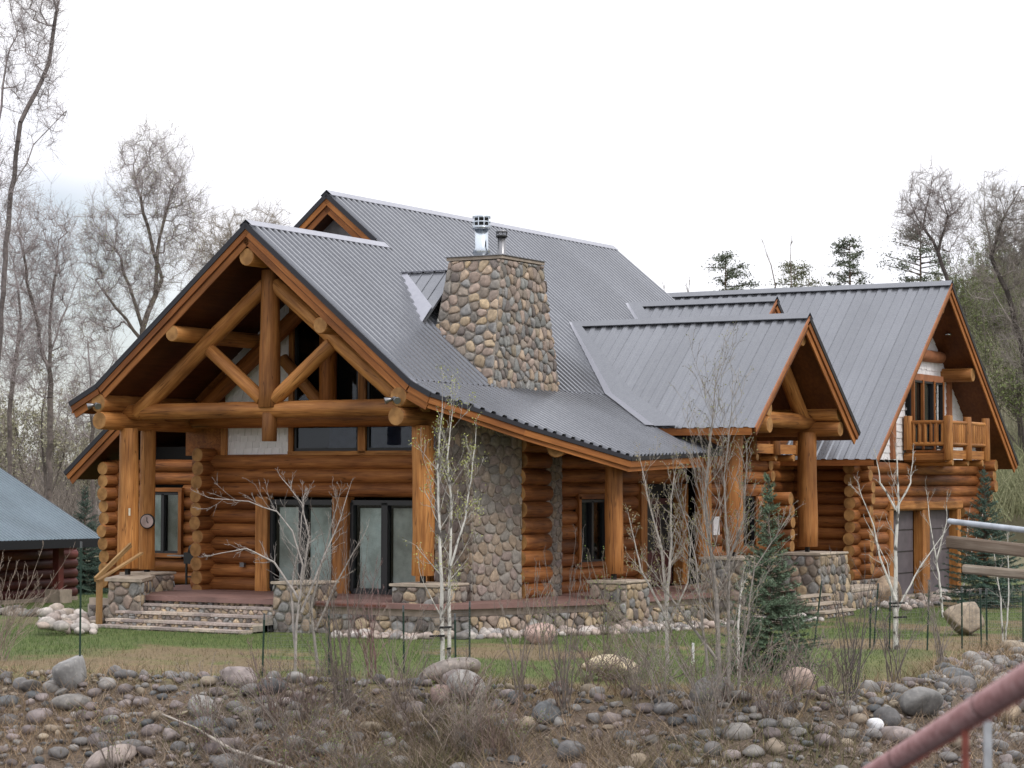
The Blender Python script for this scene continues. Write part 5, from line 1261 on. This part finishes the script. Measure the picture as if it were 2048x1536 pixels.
# fill with pebbles
for k in range(len(X)-1, 0, -1):
    if len(rocks) >= 4200: break
    if 720 < U_[k] < 1250 and D[k] > 1.2 and rc.random() > .2: continue
    r = rc.uniform(.03, .06)
    if not free(X[k], Y[k], r): continue
    put(X[k], Y[k], r); rocks.append((r/Fd[k], X[k], Y[k], Z[k], r, rc.choice(['grey', 'pink', 'tan', 'slate']), 0, 0))
rocks.sort(key=lambda t: -t[0]); JV = []; JF = []; JC = []; nb = 0
for i, (_, x, y, z, r, cn, u, v) in enumerate(rocks):
    c = np.array(rc.choice(CC[cn]))*rc.uniform(.75, 1.2); small = r < .075
    Vx = rock_verts(r, i+100, rc.uniform(.5, .8), rc.uniform(.05, .14), ang=rc.choice((0, 2, 4, 6, 8)))+np.array([x, y, z+r*.22])
    if i < 300: tag(obj('river_cobble', Vx, IF2, COB, None, smooth=True, cols=c), CLB[cn], 'cobble', cn+' cobbles on the river bank')
    else: JV.append(Vx); JF.append(IF2+nb); JC.append(np.repeat(c[None], len(Vx), 0)); nb += len(Vx)
tag(obj('river_cobbles', np.concatenate(JV), np.concatenate(JF), COB, None, smooth=True, cols=np.concatenate(JC)), 'smaller rounded river cobbles covering the bank', 'cobbles', kind='stuff')
# pale rocks bedded along the stone skirt, rock pile and border by the stair
def rockrow(n, pts, wd, rr_, cols_, label, group, name='border_rock', lift=.3, seed=3, layers=1, maxn=300):
    rg = random.Random(seed); k = 0; tries = 0
    L_ = [math.dist(a, b) for a, b in zip(pts[:-1], pts[1:])]; tot = sum(L_); placed = []
    while k < n and tries < n*30:
        tries += 1; s = rg.random()*tot; i = 0
        while s > L_[i]: s -= L_[i]; i += 1
        a, b = pts[i], pts[i+1]; t = s/L_[i]; nx, ny = (b[1]-a[1])/L_[i], -(b[0]-a[0])/L_[i]; o_ = rg.uniform(min(0, wd), max(0, wd))
        x = a[0]+(b[0]-a[0])*t-nx*o_*-1; y = a[1]+(b[1]-a[1])*t-ny*o_*-1; r = rg.uniform(*rr_)
        if any((p-x)**2+(q-y)**2 < ((r+s_3)*.72)**2 for p, q, s_3 in placed): continue
        placed.append((x, y, r)); c = np.array(rg.choice(cols_))*rg.uniform(.8, 1.15); h = (1-o_/wd)*lift*r
        V = rock_verts(r, seed*1000+k, rg.uniform(.6, .85), .12, ang=rg.choice((1, 2, 4)))+np.array([x, y, gz(x, y)+r*.35+h]); tag(obj(name, V, IF2, COB, None, smooth=True, cols=c), label, 'rock', group); k += 1
PALE = [(.42, .37, .34), (.36, .30, .27), (.46, .42, .39), (.33, .28, .24), (.38, .31, .27), (.28, .265, .26), (.22, .20, .19)]
rockrow(235, [(-.25, -3.0), (-.1, -4.9), (.9, -5.55), (3.7, -6.9), (5.0, -7.25), (7.8, -7.9), (9.8, -8.35)], .75, (.065, .15), PALE, 'pale cobble in the rock border along the porch skirt', 'pale border rocks along the porch skirt', seed=3)
rockrow(60, [(13.8, -8.3), (17.6, -7.9), (20.5, -7.2), (24, -6.9)], 1.0, (.08, .17), PALE, 'pale rock heaped in front of the garage foundation', 'pale rocks by the garage foundation', seed=4)
rockrow(60, [(-3.9, 2.2), (0.5, 5.8)], 1.1, (.09, .20), PALE[:5], 'large pale pink rock in the pile left of the front steps', 'rocks in the pile left of the steps', name='pile_rock', lift=1.2, seed=5)
rockrow(44, [(2.2, 10.5), (1.6, 6.0)], .5, (.10, .18), [(.22, .21, .19), (.19, .17, .15), (.26, .23, .2)], 'grey rock in the border crossing the grass by the cabin', 'grey border rocks by the cabin', seed=6)
# near-black and pale stones put in for an unidentified dark shape below the handrail
rockrow(40, [(1.5, -17.2), (6.5, -17.2)], 1.4, (.10, .26), [(.03, .035, .04), (.04, .045, .05), (.34, .28, .2), (.05, .05, .05)], 'stone put in for the dark shape below the red handrail', 'stones put in for the dark shape below the handrail', name='dark_shape_stone', seed=7)

# ------------------------------------------------------------------ grass, dry brush
def blades(name, n, box_, dens, h, c0, c1, wdt, label, cat, lean=.35, seed=1):
    rg = np.random.default_rng(seed); x = rg.uniform(box_[0], box_[1], n); y = rg.uniform(box_[2], box_[3], n); d = edged(x, y); z = ground(x, y)
    ok = inview(x, y, z, 40)[0] & (rg.random(n) < dens(x, y, d)); x, y, z, d = x[ok], y[ok], z[ok], d[ok]; n = len(x)
    hh = h*rg.uniform(.4, 1.25, n)*(.6+.8*fbm(x*.8, y*.8, 2)); a = rg.uniform(0, 6.28, n); dx = rg.normal(0, lean, n)*hh; dy = rg.normal(0, lean, n)*hh
    P = np.stack([x, y, z-.02], 1); s = np.stack([np.cos(a), np.sin(a), 0*a], 1)*wdt*.5; T = P+np.stack([dx, dy, hh], 1)
    V = np.stack([P-s, P+s, T], 1).reshape(-1, 3); m = np.clip(c1(x, y, d)+rg.normal(0, .18, n), 0, 1)[:, None]
    cc = (np.array(c0[0])[None]*(1-m)+np.array(c0[1])[None]*m)*rg.uniform(.7, 1.3, n)[:, None]
    return tag(obj(name, V, np.arange(3*n).reshape(n, 3), LEAF, None, cols=np.repeat(cc, 3, axis=0)), label, cat, kind='stuff')
def lush(x, y, d):
    n = fbm(x*.35+3, y*.35+8, 4); n2 = fbm(x*1.7, y*1.7, 3); g = sstep((n*.75+n2*.35-.40)/.16)*(1-.6*sstep((d+2.6)/2.6)); return np.clip(g+.55*sstep((y+3)/5)*sstep((x+8.5)/3), 0, 1)
def offhouse(x, y): return ~((x > -.9) & (x < 28) & (y > -6.2) & (y < 9)) & ~((x > 4) & (x < 18) & (y > -7.6) & (y < 0)) & ~((x > 1.2) & (y > 18.5) & (x < 17))
blades('lawn_grass', 330000, (-13, 24, -19, 22), lambda x, y, d: (d < .3)*offhouse(x, y)*(.35+.65*lush(x, y, d)), .085, ((.20, .155, .09), (.072, .122, .032)), lush, .012, 'patchy green and dry lawn grass', 'grass', seed=4)
blades('dry_grass', 420000, (-16, 14, -21, 14), lambda x, y, d: ((d > -.6) & (d < 7))*(.30+.7*sstep((fbm(x*.6+4, y*.6, 3)-.44)/.12))*(.5+.5*(d > 1.0)), .30, ((.29, .205, .13), (.12, .12, .05)), lambda x, y, d: sstep((fbm(x*.5, y*.5+7, 3)-.52)/.15), .015, 'dry matted grass and brush between the cobbles', 'grass', lean=.75, seed=5)
def mid(x, y): f = (x-CAM.x)*Fv[0]+(y-CAM.y)*Fv[1]; return ((x-CAM.x)*Rv[0]+(y-CAM.y)*Rv[1])/f
blades('dry_tufts', 150000, (-14, 4, -20, -2), lambda x, y, d: ((d > 1.0) & (d < 7))*sstep((fbm(x*1.1+4, y*1.1, 3)-.40)/.12)*np.where((mid(x, y) > -.075) & (mid(x, y) < .055), 1, .30), .38, ((.30, .235, .175), (.21, .16, .125)), lambda x, y, d: fbm(x, y, 2), .014, 'tall dead grass tufts matted over the lower bank', 'grass', lean=.9, seed=15)
# thin fallen twigs in the brush
n = 26000; rg = np.random.default_rng(9); x = rg.uniform(-16, 12, n); y = rg.uniform(-21, 10, n); d = edged(x, y); z = ground(x, y); ok = inview(x, y, z)[0] & (d > .2) & (d < 6); x, y, z = x[ok], y[ok], z[ok]; n = len(x)
P0 = np.stack([x, y, z+.02], 1); d_ = rg.normal(0, 1, (n, 3)); d_[:, 2] = np.abs(d_[:, 2])*.8; d_ /= np.linalg.norm(d_, axis=1, keepdims=True); V, F = tubes(P0, P0+d_*rg.uniform(.15, .6, (n, 1)), np.full(n, .005), np.full(n, .002), 3)
tag(obj('twig_litter', V, F, BARK, None, cols=np.repeat(np.array([.24, .19, .155])[None]*rg.uniform(.5, 1.3, (n, 1)), 6, axis=0)), 'thin dead twigs tangled over the bank', 'twigs', kind='stuff')

# ------------------------------------------------------------------ young trees and shrubs in front
def aspenbark():
    m, nt, b = mat('white_aspen_bark', rough=.7); l = nt.links
    n = tex(nt, 'noise', 9, (1, 1, .6), rnd=False, detail=4); r = ramp(nt, [(.36, (.10, .09, .08)), (.43, (.50, .49, .45)), (.7, (.66, .64, .59))]); l.new(n.outputs[0], r.inputs[0]); l.new(r.outputs[0], b.inputs['Base Color']); return m
ASP = aspenbark()
YG = (.24, .26, .09)
FINE = k_(step=(.16, .11, .09), kids=(5, 4, 2), max=3, ang=.62, ratio=.5, rmin=.0026, wob=.07, up=.10, bare=.2)
W_ = lambda u, f: (u-1024)/4618.8*f
def young(name, u, f, paths, label, cat, seed, bark=ASP, tw=(.42, .40, .36), **k):
    """paths in metres"""
    a = dict(sprout=7, slen=.24, depth=.18, first=.22, rlim=.42, kk=(8, 4, 3)); a.update(k); P = a.pop('P', FINE)
    return vtree(name, at(W_(u, f), f), paths, label, cat, seed, P, bark, tw, **a)
young('aspen', 888, 37.3, [([(0, 0), (-.02, 1.4), (-.07, 2.6), (-.10, 3.3), (-.02, 4.35)], .04, .006), ([(.10, 0), (.10, 1.6), (.13, 2.7), (.06, 3.5), (.14, 4.25)], .036, .006), ([(.12, 1.75), (.35, 2.5), (.46, 3.3), (.52, 3.9)], .02, .005)],
      'white twin-stemmed aspen with yellow-green buds in front of the right porch post', 'aspen', 31, leafc=(.30, .32, .10), leafn=2, leaf=.030, sprout=11, slen=.2)
young('aspen', 594, 37.4, [([(0, -.05), (.02, .8), (.12, 1.75), (-.05, 2.3), (-.30, 2.62), (-.75, 2.78), (-1.3, 2.82)], .026, .005), ([(.05, 1.2), (-.35, 1.8), (-.8, 2.02), (-1.4, 1.9)], .022, .005), ([(.10, 1.5), (.2, 2.2), (.08, 2.75), (-.25, 3.15)], .02, .005), ([(.1, 1.0), (.42, 1.8), (.72, 2.5), (.85, 2.95)], .025, .005), ([(0, .4), (-.08, 1.3), (.06, 2.2), (.1, 2.85)], .022, .005)],
      'pale bare sapling with long branches arching left in front of the patio doors', 'sapling', 32, bark=simple('pale_grey_bark', (.34, .31, .285), .8, nscale=14), tw=(.32, .29, .265), sprout=11, slen=.17)
young('sapling', 640, 37.4, [([(0, 0), (-.12, 1.1), (.1, 2.0), (.3, 2.8)], .028, .005), ([(-.05, .7), (.3, 1.5), (.75, 2.3)], .02, .005)], 'grey sapling just right of the arching one', 'sapling', 33, bark=simple('grey_bark', (.26, .235, .21), .8, nscale=20), tw=(.28, .25, .22), sprout=6, slen=.2)
young('sapling', 1440, 33.2, [([(0, -.3), (-.04, 1.4), (-.22, 2.9), (-.1, 4.1), (-.05, 4.6)], .045, .006), ([(.12, -.3), (.12, 1.9), (.05, 3.2), (.15, 4.1)], .034, .006), ([(-.1, -.3), (-.35, 2.0), (-.65, 3.1)], .026, .005), ([(.2, -.2), (.5, 1.9), (.9, 2.5)], .022, .005), ([(-.02, 1.6), (.35, 2.6), (.4, 3.5)], .025, .006), ([(-.05, .6), (-.5, 1.2), (-1.0, 1.9)], .025, .006)],
      'many-stemmed grey sapling covering the entrance, left of the spruce', 'sapling', 34, bark=simple('silver_bark', (.25, .225, .20), .8, nscale=20), tw=(.28, .25, .215), leafc=(.2, .21, .08), leaf=.022, sprout=22, slen=.26)
young('aspen', 1335, 39.6, [([(0, -.1), (-.02, 1.1), (-.1, 2.0), (-.35, 2.9), (-.42, 3.3)], .042, .007), ([(-.01, 1.0), (.06, 2.0), (.05, 2.8), (.12, 3.3)], .032, .006), ([(-.02, .8), (-.45, 1.6), (-.65, 2.5)], .026, .006), ([(0, .6), (.35, 1.4), (.42, 2.3)], .022, .005)],
      'budding aspen clump in front of the dark entry doors', 'aspen', 35, bark=simple('grey_white_bark', (.36, .33, .30), .8, nscale=16), tw=(.34, .30, .26), leafc=(.26, .22, .11), leafn=2, leaf=.024, sprout=10, slen=.22)
young('aspen', 1790, 43.2, [([(0, 0), (0, 1.9), (.06, 2.75), (.02, 3.6)], .055, .012), ([(0, .9), (-.3, 1.7), (-.42, 2.3), (-.7, 3.0)], .028, .006), ([(.02, 2.6), (.3, 3.1), (.35, 3.7)], .022, .006), ([(.03, 2.6), (-.26, 3.1), (-.34, 3.65)], .022, .006), ([(.02, .7), (.45, 1.5), (.95, 2.2)], .022, .005), ([(0, .5), (-.15, 1.6), (-.5, 2.3)], .02, .005)],
      'white aspen with dark tie bands standing in front of the garage doors', 'aspen', 36, sprout=5, slen=.2)
young('aspen', 1884, 54, [([(0, 0), (-.08, 1.0), (-.25, 2.0), (-.35, 2.9)], .032, .007), ([(-.15, 1.3), (.1, 2.2), (.12, 2.8)], .018, .005)], 'slender white aspen between the two garage doors', 'aspen', 37, sprout=5, slen=.2)
young('aspen', 1948, 60, [([(-.4, 0), (-.1, 1.3), (.15, 2.0), (.3, 2.7)], .03, .007), ([(-.2, .9), (-.2, 1.7), (-.1, 2.4)], .016, .005)], 'thin aspen beside the dark garage spruce', 'aspen', 38, sprout=4, slen=.2)
young('aspen', 2004, 44, [([(0, 0), (-.05, .9), (-.2, 1.9)], .022, .006), ([(.04, .0), (.1, 1.0), (.08, 2.0)], .02, .006)], 'pair of thin white saplings right of the sandstone boulder', 'sapling', 39, sprout=4, slen=.2)
young('sapling', 1478, 35.5, [([(0, -.1), (-.02, .8), (.04, 1.6)], .03, .012)], 'short pale stem in front of the spruce', 'sapling', 44, sprout=4, slen=.25)
SHB = k_(step=(.14, .1, .09), kids=(4, 4, 2), max=2, ang=.5, ratio=.42, rmin=.0028, wob=.08, up=.1, bare=.15)
def shrub(u, f, n, h, spread, c, label, seed, leafc=None, r=.013, twigs=.3, dark=False):
    rs = random.Random(seed); ps = []
    for i in range(n):
        a = rs.uniform(-1, 1)*spread; hh = h*rs.uniform(.55, 1.05); x0 = rs.uniform(-.18, .18)*spread
        ps.append(([(x0, -.1), (x0+a*.35, hh*.45), (x0+a*.75+rs.uniform(-.05, .05), hh*.8), (x0+a, hh)], r*rs.uniform(.6, 1.2), .0035))
    return young('bare_shrub', u, f, ps, label, 'shrub', seed, bark=simple('shrub_bark', c, .85, nscale=20, var=.35), tw=tuple(x*1.15 for x in c), P=SHB, sprout=4, slen=twigs, depth=.5, first=.15, leafc=leafc, leaf=.02, kk=(5, 3, 3), rlim=.5)
shrub(690, 34.6, 11, 2.7, .75, (.13, .105, .09), 'dark-stemmed bare shrub fanning up in front of the middle pier', 61, r=.018)
shrub(600, 33.4, 14, 1.5, 1.1, (.17, .14, .12), 'low tangled bare shrub on the bank below the arching sapling', 62, leafc=(.16, .2, .06))
shrub(480, 33.2, 9, 1.0, 1.3, (.22, .185, .16), 'spreading pale shrub with low arching twigs on the left bank', 63)
shrub(790, 34.5, 9, 1.7, .7, (.22, .18, .15), 'twiggy shrub on the bank below the twin-stemmed aspen', 64)
shrub(1040, 34.2, 8, 1.9, .5, (.20, .165, .14), 'thin upright shrub on the bank left of the cream boulder', 65)
shrub(1132, 33.6, 6, 2.2, .40, (.14, .12, .105), 'dark thin shrub rising over the left end of the cream boulder', 66)
shrub(1320, 33.2, 12, 1.4, .8, (.25, .215, .185), 'pale tangled shrub on the bank below the cream boulder', 67, leafc=(.17, .2, .06))
shrub(1420, 32.4, 16, 1.4, .9, (.22, .19, .165), 'dense grey shrub around the foot of the many-stemmed sapling', 68, leafc=(.17, .2, .07))
shrub(1590, 33.0, 8, 1.3, .6, (.15, .125, .11), 'small dark shrub on the bank right of the spruce', 69)
shrub(1700, 33.6, 8, 2.0, .55, (.10, .085, .078), 'dark thin-stemmed shrub near the left end of the red handrail', 70)
shrub(1790, 36.0, 9, 1.5, .6, (.16, .135, .12), 'thin shrub on the lawn edge behind the red handrail', 71)
shrub(1880, 38.5, 8, 1.4, .5, (.20, .17, .15), 'faint twiggy shrub where the bank turns right', 72)
shrub(700, 32.6, 12, .8, 1.0, (.16, .13, .11), 'low brush at the bottom edge left of the middle', 73, leafc=(.15, .22, .05))
shrub(900, 33.0, 8, .8, .7, (.26, .21, .17), 'dry low brush at the bottom middle', 74)
shrub(240, 33.5, 7, .9, .6, (.17, .14, .12), 'small sparse shrub among the left cobbles', 75, leafc=(.15, .2, .05))
shrub(1090, 40.5, 7, 1.3, .35, (.20, .17, .14), 'thin budding shrub in front of the porch skirt', 76, leafc=(.22, .3, .06))
shrub(1215, 41.0, 9, 1.7, .4, (.20, .17, .13), 'leafing green shrub in front of the third porch pier', 77, leafc=(.22, .32, .06))
shrub(-10, 40.0, 40, 1.7, 1.1, (.26, .21, .17), 'twiggy tan shrub at the left edge in front of the cabin', 78, r=.012, twigs=.35)
shrub(750, 36.5, 8, 1.6, .4, (.19, .12, .11), 'reddish upright shrub between the middle pier and the aspens', 79)
rx = random.Random(77)
for i in range(44):
    u = rx.choice((rx.uniform(250, 800), rx.uniform(800, 1300), rx.uniform(1250, 1750))); f = rx.uniform(32.4, 35.0)
    c = rx.choice(((.20, .165, .14), (.25, .21, .18), (.16, .125, .11), (.21, .15, .13)))
    shrub(u, f, rx.randint(6, 11), rx.uniform(.5, 1.15), rx.uniform(.35, .8), c, 'small leafless brush clump among the cobbles of the bank', 200+i, leafc=(.16, .21, .06) if i % 3 == 0 else None, r=.009)['group'] = 'leafless brush clumps on the bank'
# fallen branch
fb = root('fallen_branch', at(W_(470, 33.2), 33.2), 'pale fallen branch lying across the left bank', 'branch')
b0 = at(W_(330, 34.6), 34.6, .35); b1 = at(W_(470, 33.6), 33.6, .22); b2 = at(W_(600, 33.0), 33.0, .12)
pts_tube('branch', [tuple(b0), tuple(b0.lerp(b1, .5)+Vector((0, 0, .05))), tuple(b1), tuple(b2)], .012, simple('pale_dead_wood', (.36, .32, .28), .85, nscale=9), fb, 6, .035)

# ------------------------------------------------------------------ metal posts and wire guards round the saplings
def tpost(u, f, h, lean, label, r=.016, c=None):
    b = at(W_(u, f), f); t = b+RV*lean+Vector((0, 0, h)); p = root('fence_post', b, label, 'post')
    beam('stake', b-Vector((0, 0, .15)), t, r*1.9, .006, c or GREEN, p, upv=FV); beam('rib', b-Vector((0, 0, .15))-FV*.012, t-FV*.012, .006, r*1.4, c or GREEN, p, upv=FV)
    beam('tip', t-Vector((0, 0, .10)), t+Vector((0, 0, .003)), r*2.0, .012, SILD, p, upv=FV); return p
for a in ((165, 36.6, 2.2, .0, 'thin tall dark rod in the left lawn in front of the rock pile'), (528, 36.9, 1.0, .03, 'dark metal post left of the arching sapling'), (661, 37.2, 1.05, .0, 'dark metal post behind the dark-stemmed shrub'),
          (811, 37.5, 1.1, -.02, 'dark metal post left of the twin-stemmed aspen'), (914, 36.9, 1.0, -.02, 'dark metal post directly right of the twin-stemmed aspen'), (941, 38.7, 1.1, .0, 'tall metal post a little further right of the aspen'),
          (1625, 43.8, 1.25, .17, 'leaning metal post right of the spruce'), (1738, 43.6, .85, .02, 'short metal post left of the banded aspen'), (1745, 44.0, 1.2, .10, 'slanting metal post left of the banded aspen'), (1777, 43, 1.0, .02, 'metal post touching the left side of the banded aspen'),
          (1852, 43.0, 1.3, .05, 'metal post right of the banded aspen'), (1922, 43.6, 1.15, .0, 'metal post in front of the left side of the sandstone boulder'), (1961, 43, 1.15, -.02, 'left one of two close metal posts before the sandstone boulder'), (1972, 43, 1.15, -.01, 'right one of two close metal posts before the sandstone boulder'),
          (2044, 43.4, 1.2, .0, 'metal post at the right edge of the lawn')): tpost(*a)
st = root('marker_stake', at(W_(1386, 39.7), 39.7), 'short white stake on the lawn between the clump and the grey sapling', 'stake'); b = at(W_(1386, 39.7), 39.7); beam('stake', b, b+Vector((0, 0, .36)), .045, .03, WHITE, st, upv=FV)
def ties(u, f, zs, label):
    b = at(W_(u, f), f); p = root('tree_tie', b+Vector((0, 0, zs[0])), label, 'tree tie')
    for z, w0, w1 in zs: beam('strap', b+RV*w0+Vector((0, 0, z)), b+RV*w1+Vector((0, 0, z)), .05, .035, IRON, p, upv=(0, 0, 1)) if False else beam('strap', b+RV*w0+Vector((0, 0, z)), b+RV*w1+Vector((0, 0, z+.01)), .03, .04, IRON, p)
def ties(u, f, zs, label):
    b = at(W_(u, f), f); p = root('tree_tie', b+Vector((0, 0, zs[0][0])), label, 'tree tie')
    for z, w0, w1 in zs: beam('strap', b+RV*w0-FV*.06+Vector((0, 0, z)), b+RV*w1-FV*.06+Vector((0, 0, z+.01)), .02, .032, IRON, p)
ties(888, 37.3, [(.62, -.22, .03), (.76, -.06, .14), (.42, .06, .13)], 'black straps tying the twin-stemmed aspen to its posts')
ties(1790, 43.2, [(.86, -.14, .16), (.60, -.05, .2), (.80, -.1, .06)], 'black straps round the banded aspen by the garage')
def cage(u, f, r, h, label):
    b = at(W_(u, f), f); p = root('wire_guard', b, label, 'wire guard'); A = []; B = []; k = 26
    for i in range(k):
        a = 2*math.pi*i/k; q = b+Vector((r*math.cos(a), r*math.sin(a), 0)); A.append(tuple(q)); B.append(tuple(q+Vector((0, 0, h))))
    for j in range(int(h/.1)+1):
        for i in range(k):
            a, c2 = 2*math.pi*i/k, 2*math.pi*(i+1)/k; A.append(tuple(b+Vector((r*math.cos(a), r*math.sin(a), j*.1)))); B.append(tuple(b+Vector((r*math.cos(c2), r*math.sin(c2), j*.1))))
    V, F = tubes(A, B, np.full(len(A), .0016), np.full(len(A), .0016), 3); tag(obj('wire_mesh', V, F, SILD, p), kind='stuff')
cage(895, 37.3, .38, 1.05, 'wire guard round the foot of the twin-stemmed aspen'); cage(600, 37.6, .5, 1.05, 'wire guard round the arching sapling'); cage(1790, 43.4, .5, 1.1, 'wire guard round the banded aspen'); cage(1990, 43.8, .5, 1.1, 'wire guard round the pair of thin saplings')

# ------------------------------------------------------------------ rails near the bridge
PIPE, nt_, b_ = mat('red_painted_pipe', rough=.5, spec=.4)
n_ = tex(nt_, 'noise', 9, (1, 4, 4), rnd=False, detail=6); r_ = ramp(nt_, [(.3, (.24, .10, .10)), (.5, (.38, .19, .19)), (.7, (.48, .29, .29))]); nt_.links.new(n_.outputs[0], r_.inputs[0]); nt_.links.new(r_.outputs[0], b_.inputs['Base Color'])
def ray(u, v, dist): return CAM+(fw+rt*((u-1024)/4618.8)-up*((v-768)/4618.8))*dist
p1 = Vector(ray(2048, 1361, 6.2)); p0 = Vector(ray(1800, 1514, 8.2)); dr_ = (p1-p0)
hp = root('pipe_handrail', p0, 'red painted pipe handrail running down close to the camera at the lower right', 'handrail')
a_ = p0-dr_*1.1; b2_ = p1+dr_*.55
m, l = frame(a_, b2_); V = []; nseg = 20
V, F = tubes([tuple(a_)], [tuple(b2_)], [.040], [.040], 24); obj('pipe', V, F, PIPE, hp, smooth=True)
for t, w__ in ((.835, .041), (.27, .041)):
    c = a_.lerp(b2_, t*.5+.28); V, F = tubes([tuple(c-dr_.normalized()*.006)], [tuple(c+dr_.normalized()*.006)], [w__+.001], [w__+.001], 24); obj('pipe_joint', V, F, simple('dark_red_joint', (.09, .03, .03), .6), hp, smooth=True)
RD = simple('rusty_red_bar', (.20, .055, .04), .7, nscale=20, var=.4)
for k in range(120):
    c = a_.lerp(b2_, (k+.5)/120); d = -.05-.012*random.random(); beam('wire_bar', c-Vector((0, 0, .022)), c+Vector((0, 0, d)), .005, .005, RD, hp)
c = a_.lerp(b2_, .64); beam('rail_post', c-Vector((0, 0, .03)), c-Vector((0, 0, 1.2)), .018, .018, RD, hp)
e2 = Vector(ray(1975, 1440, 9.5)); gp = root('bridge_post', e2, 'grey steel post below the red handrail at the lower right', 'post'); beam('post', e2, e2-Vector((0, 0, 1.3)), .03, .03, simple('galvanised_post', (.30, .31, .33), .5, nscale=12), gp, upv=FV)
rr0 = Vector(ray(1899, 1042.5, 27.0)); rr1 = Vector(ray(2048, 1060, 25.6)); d_ = rr1-rr0
br = root('rail_fence', Vector((*((rr0+d_*1.3)[:2]), 0)), 'fence of two grey wooden rails under a galvanised pipe at the right edge', 'fence')
V, F = tubes([tuple(rr0)], [tuple(rr0+d_*1.8)], [.034], [.034], 14); obj('top_pipe', V, F, simple('galvanised_pipe', (.36, .39, .43), .45, .2, nscale=5), br, smooth=True)
def railb(u0, v0, u1, v1, f0, h, dpt):
    a = Vector(ray(u0, v0, f0)); b = Vector(ray(u1, v1, f0-1.4*(u1-u0)/149)); b = a+(b-a)*1.8; beam('wooden_rail', a, b, dpt, h, GREYW, br, bev=.02)
railb(1899, 1084, 2048, 1101, 27.0, .145, .1); railb(1931, 1138, 2048, 1149, 26.8, .105, .09)
pe = rr0+d_*1.35; beam('post', pe+Vector((0, 0, .05)), Vector((pe.x, pe.y, -2.2)), .14, .14, GREYW, br, upv=FV)
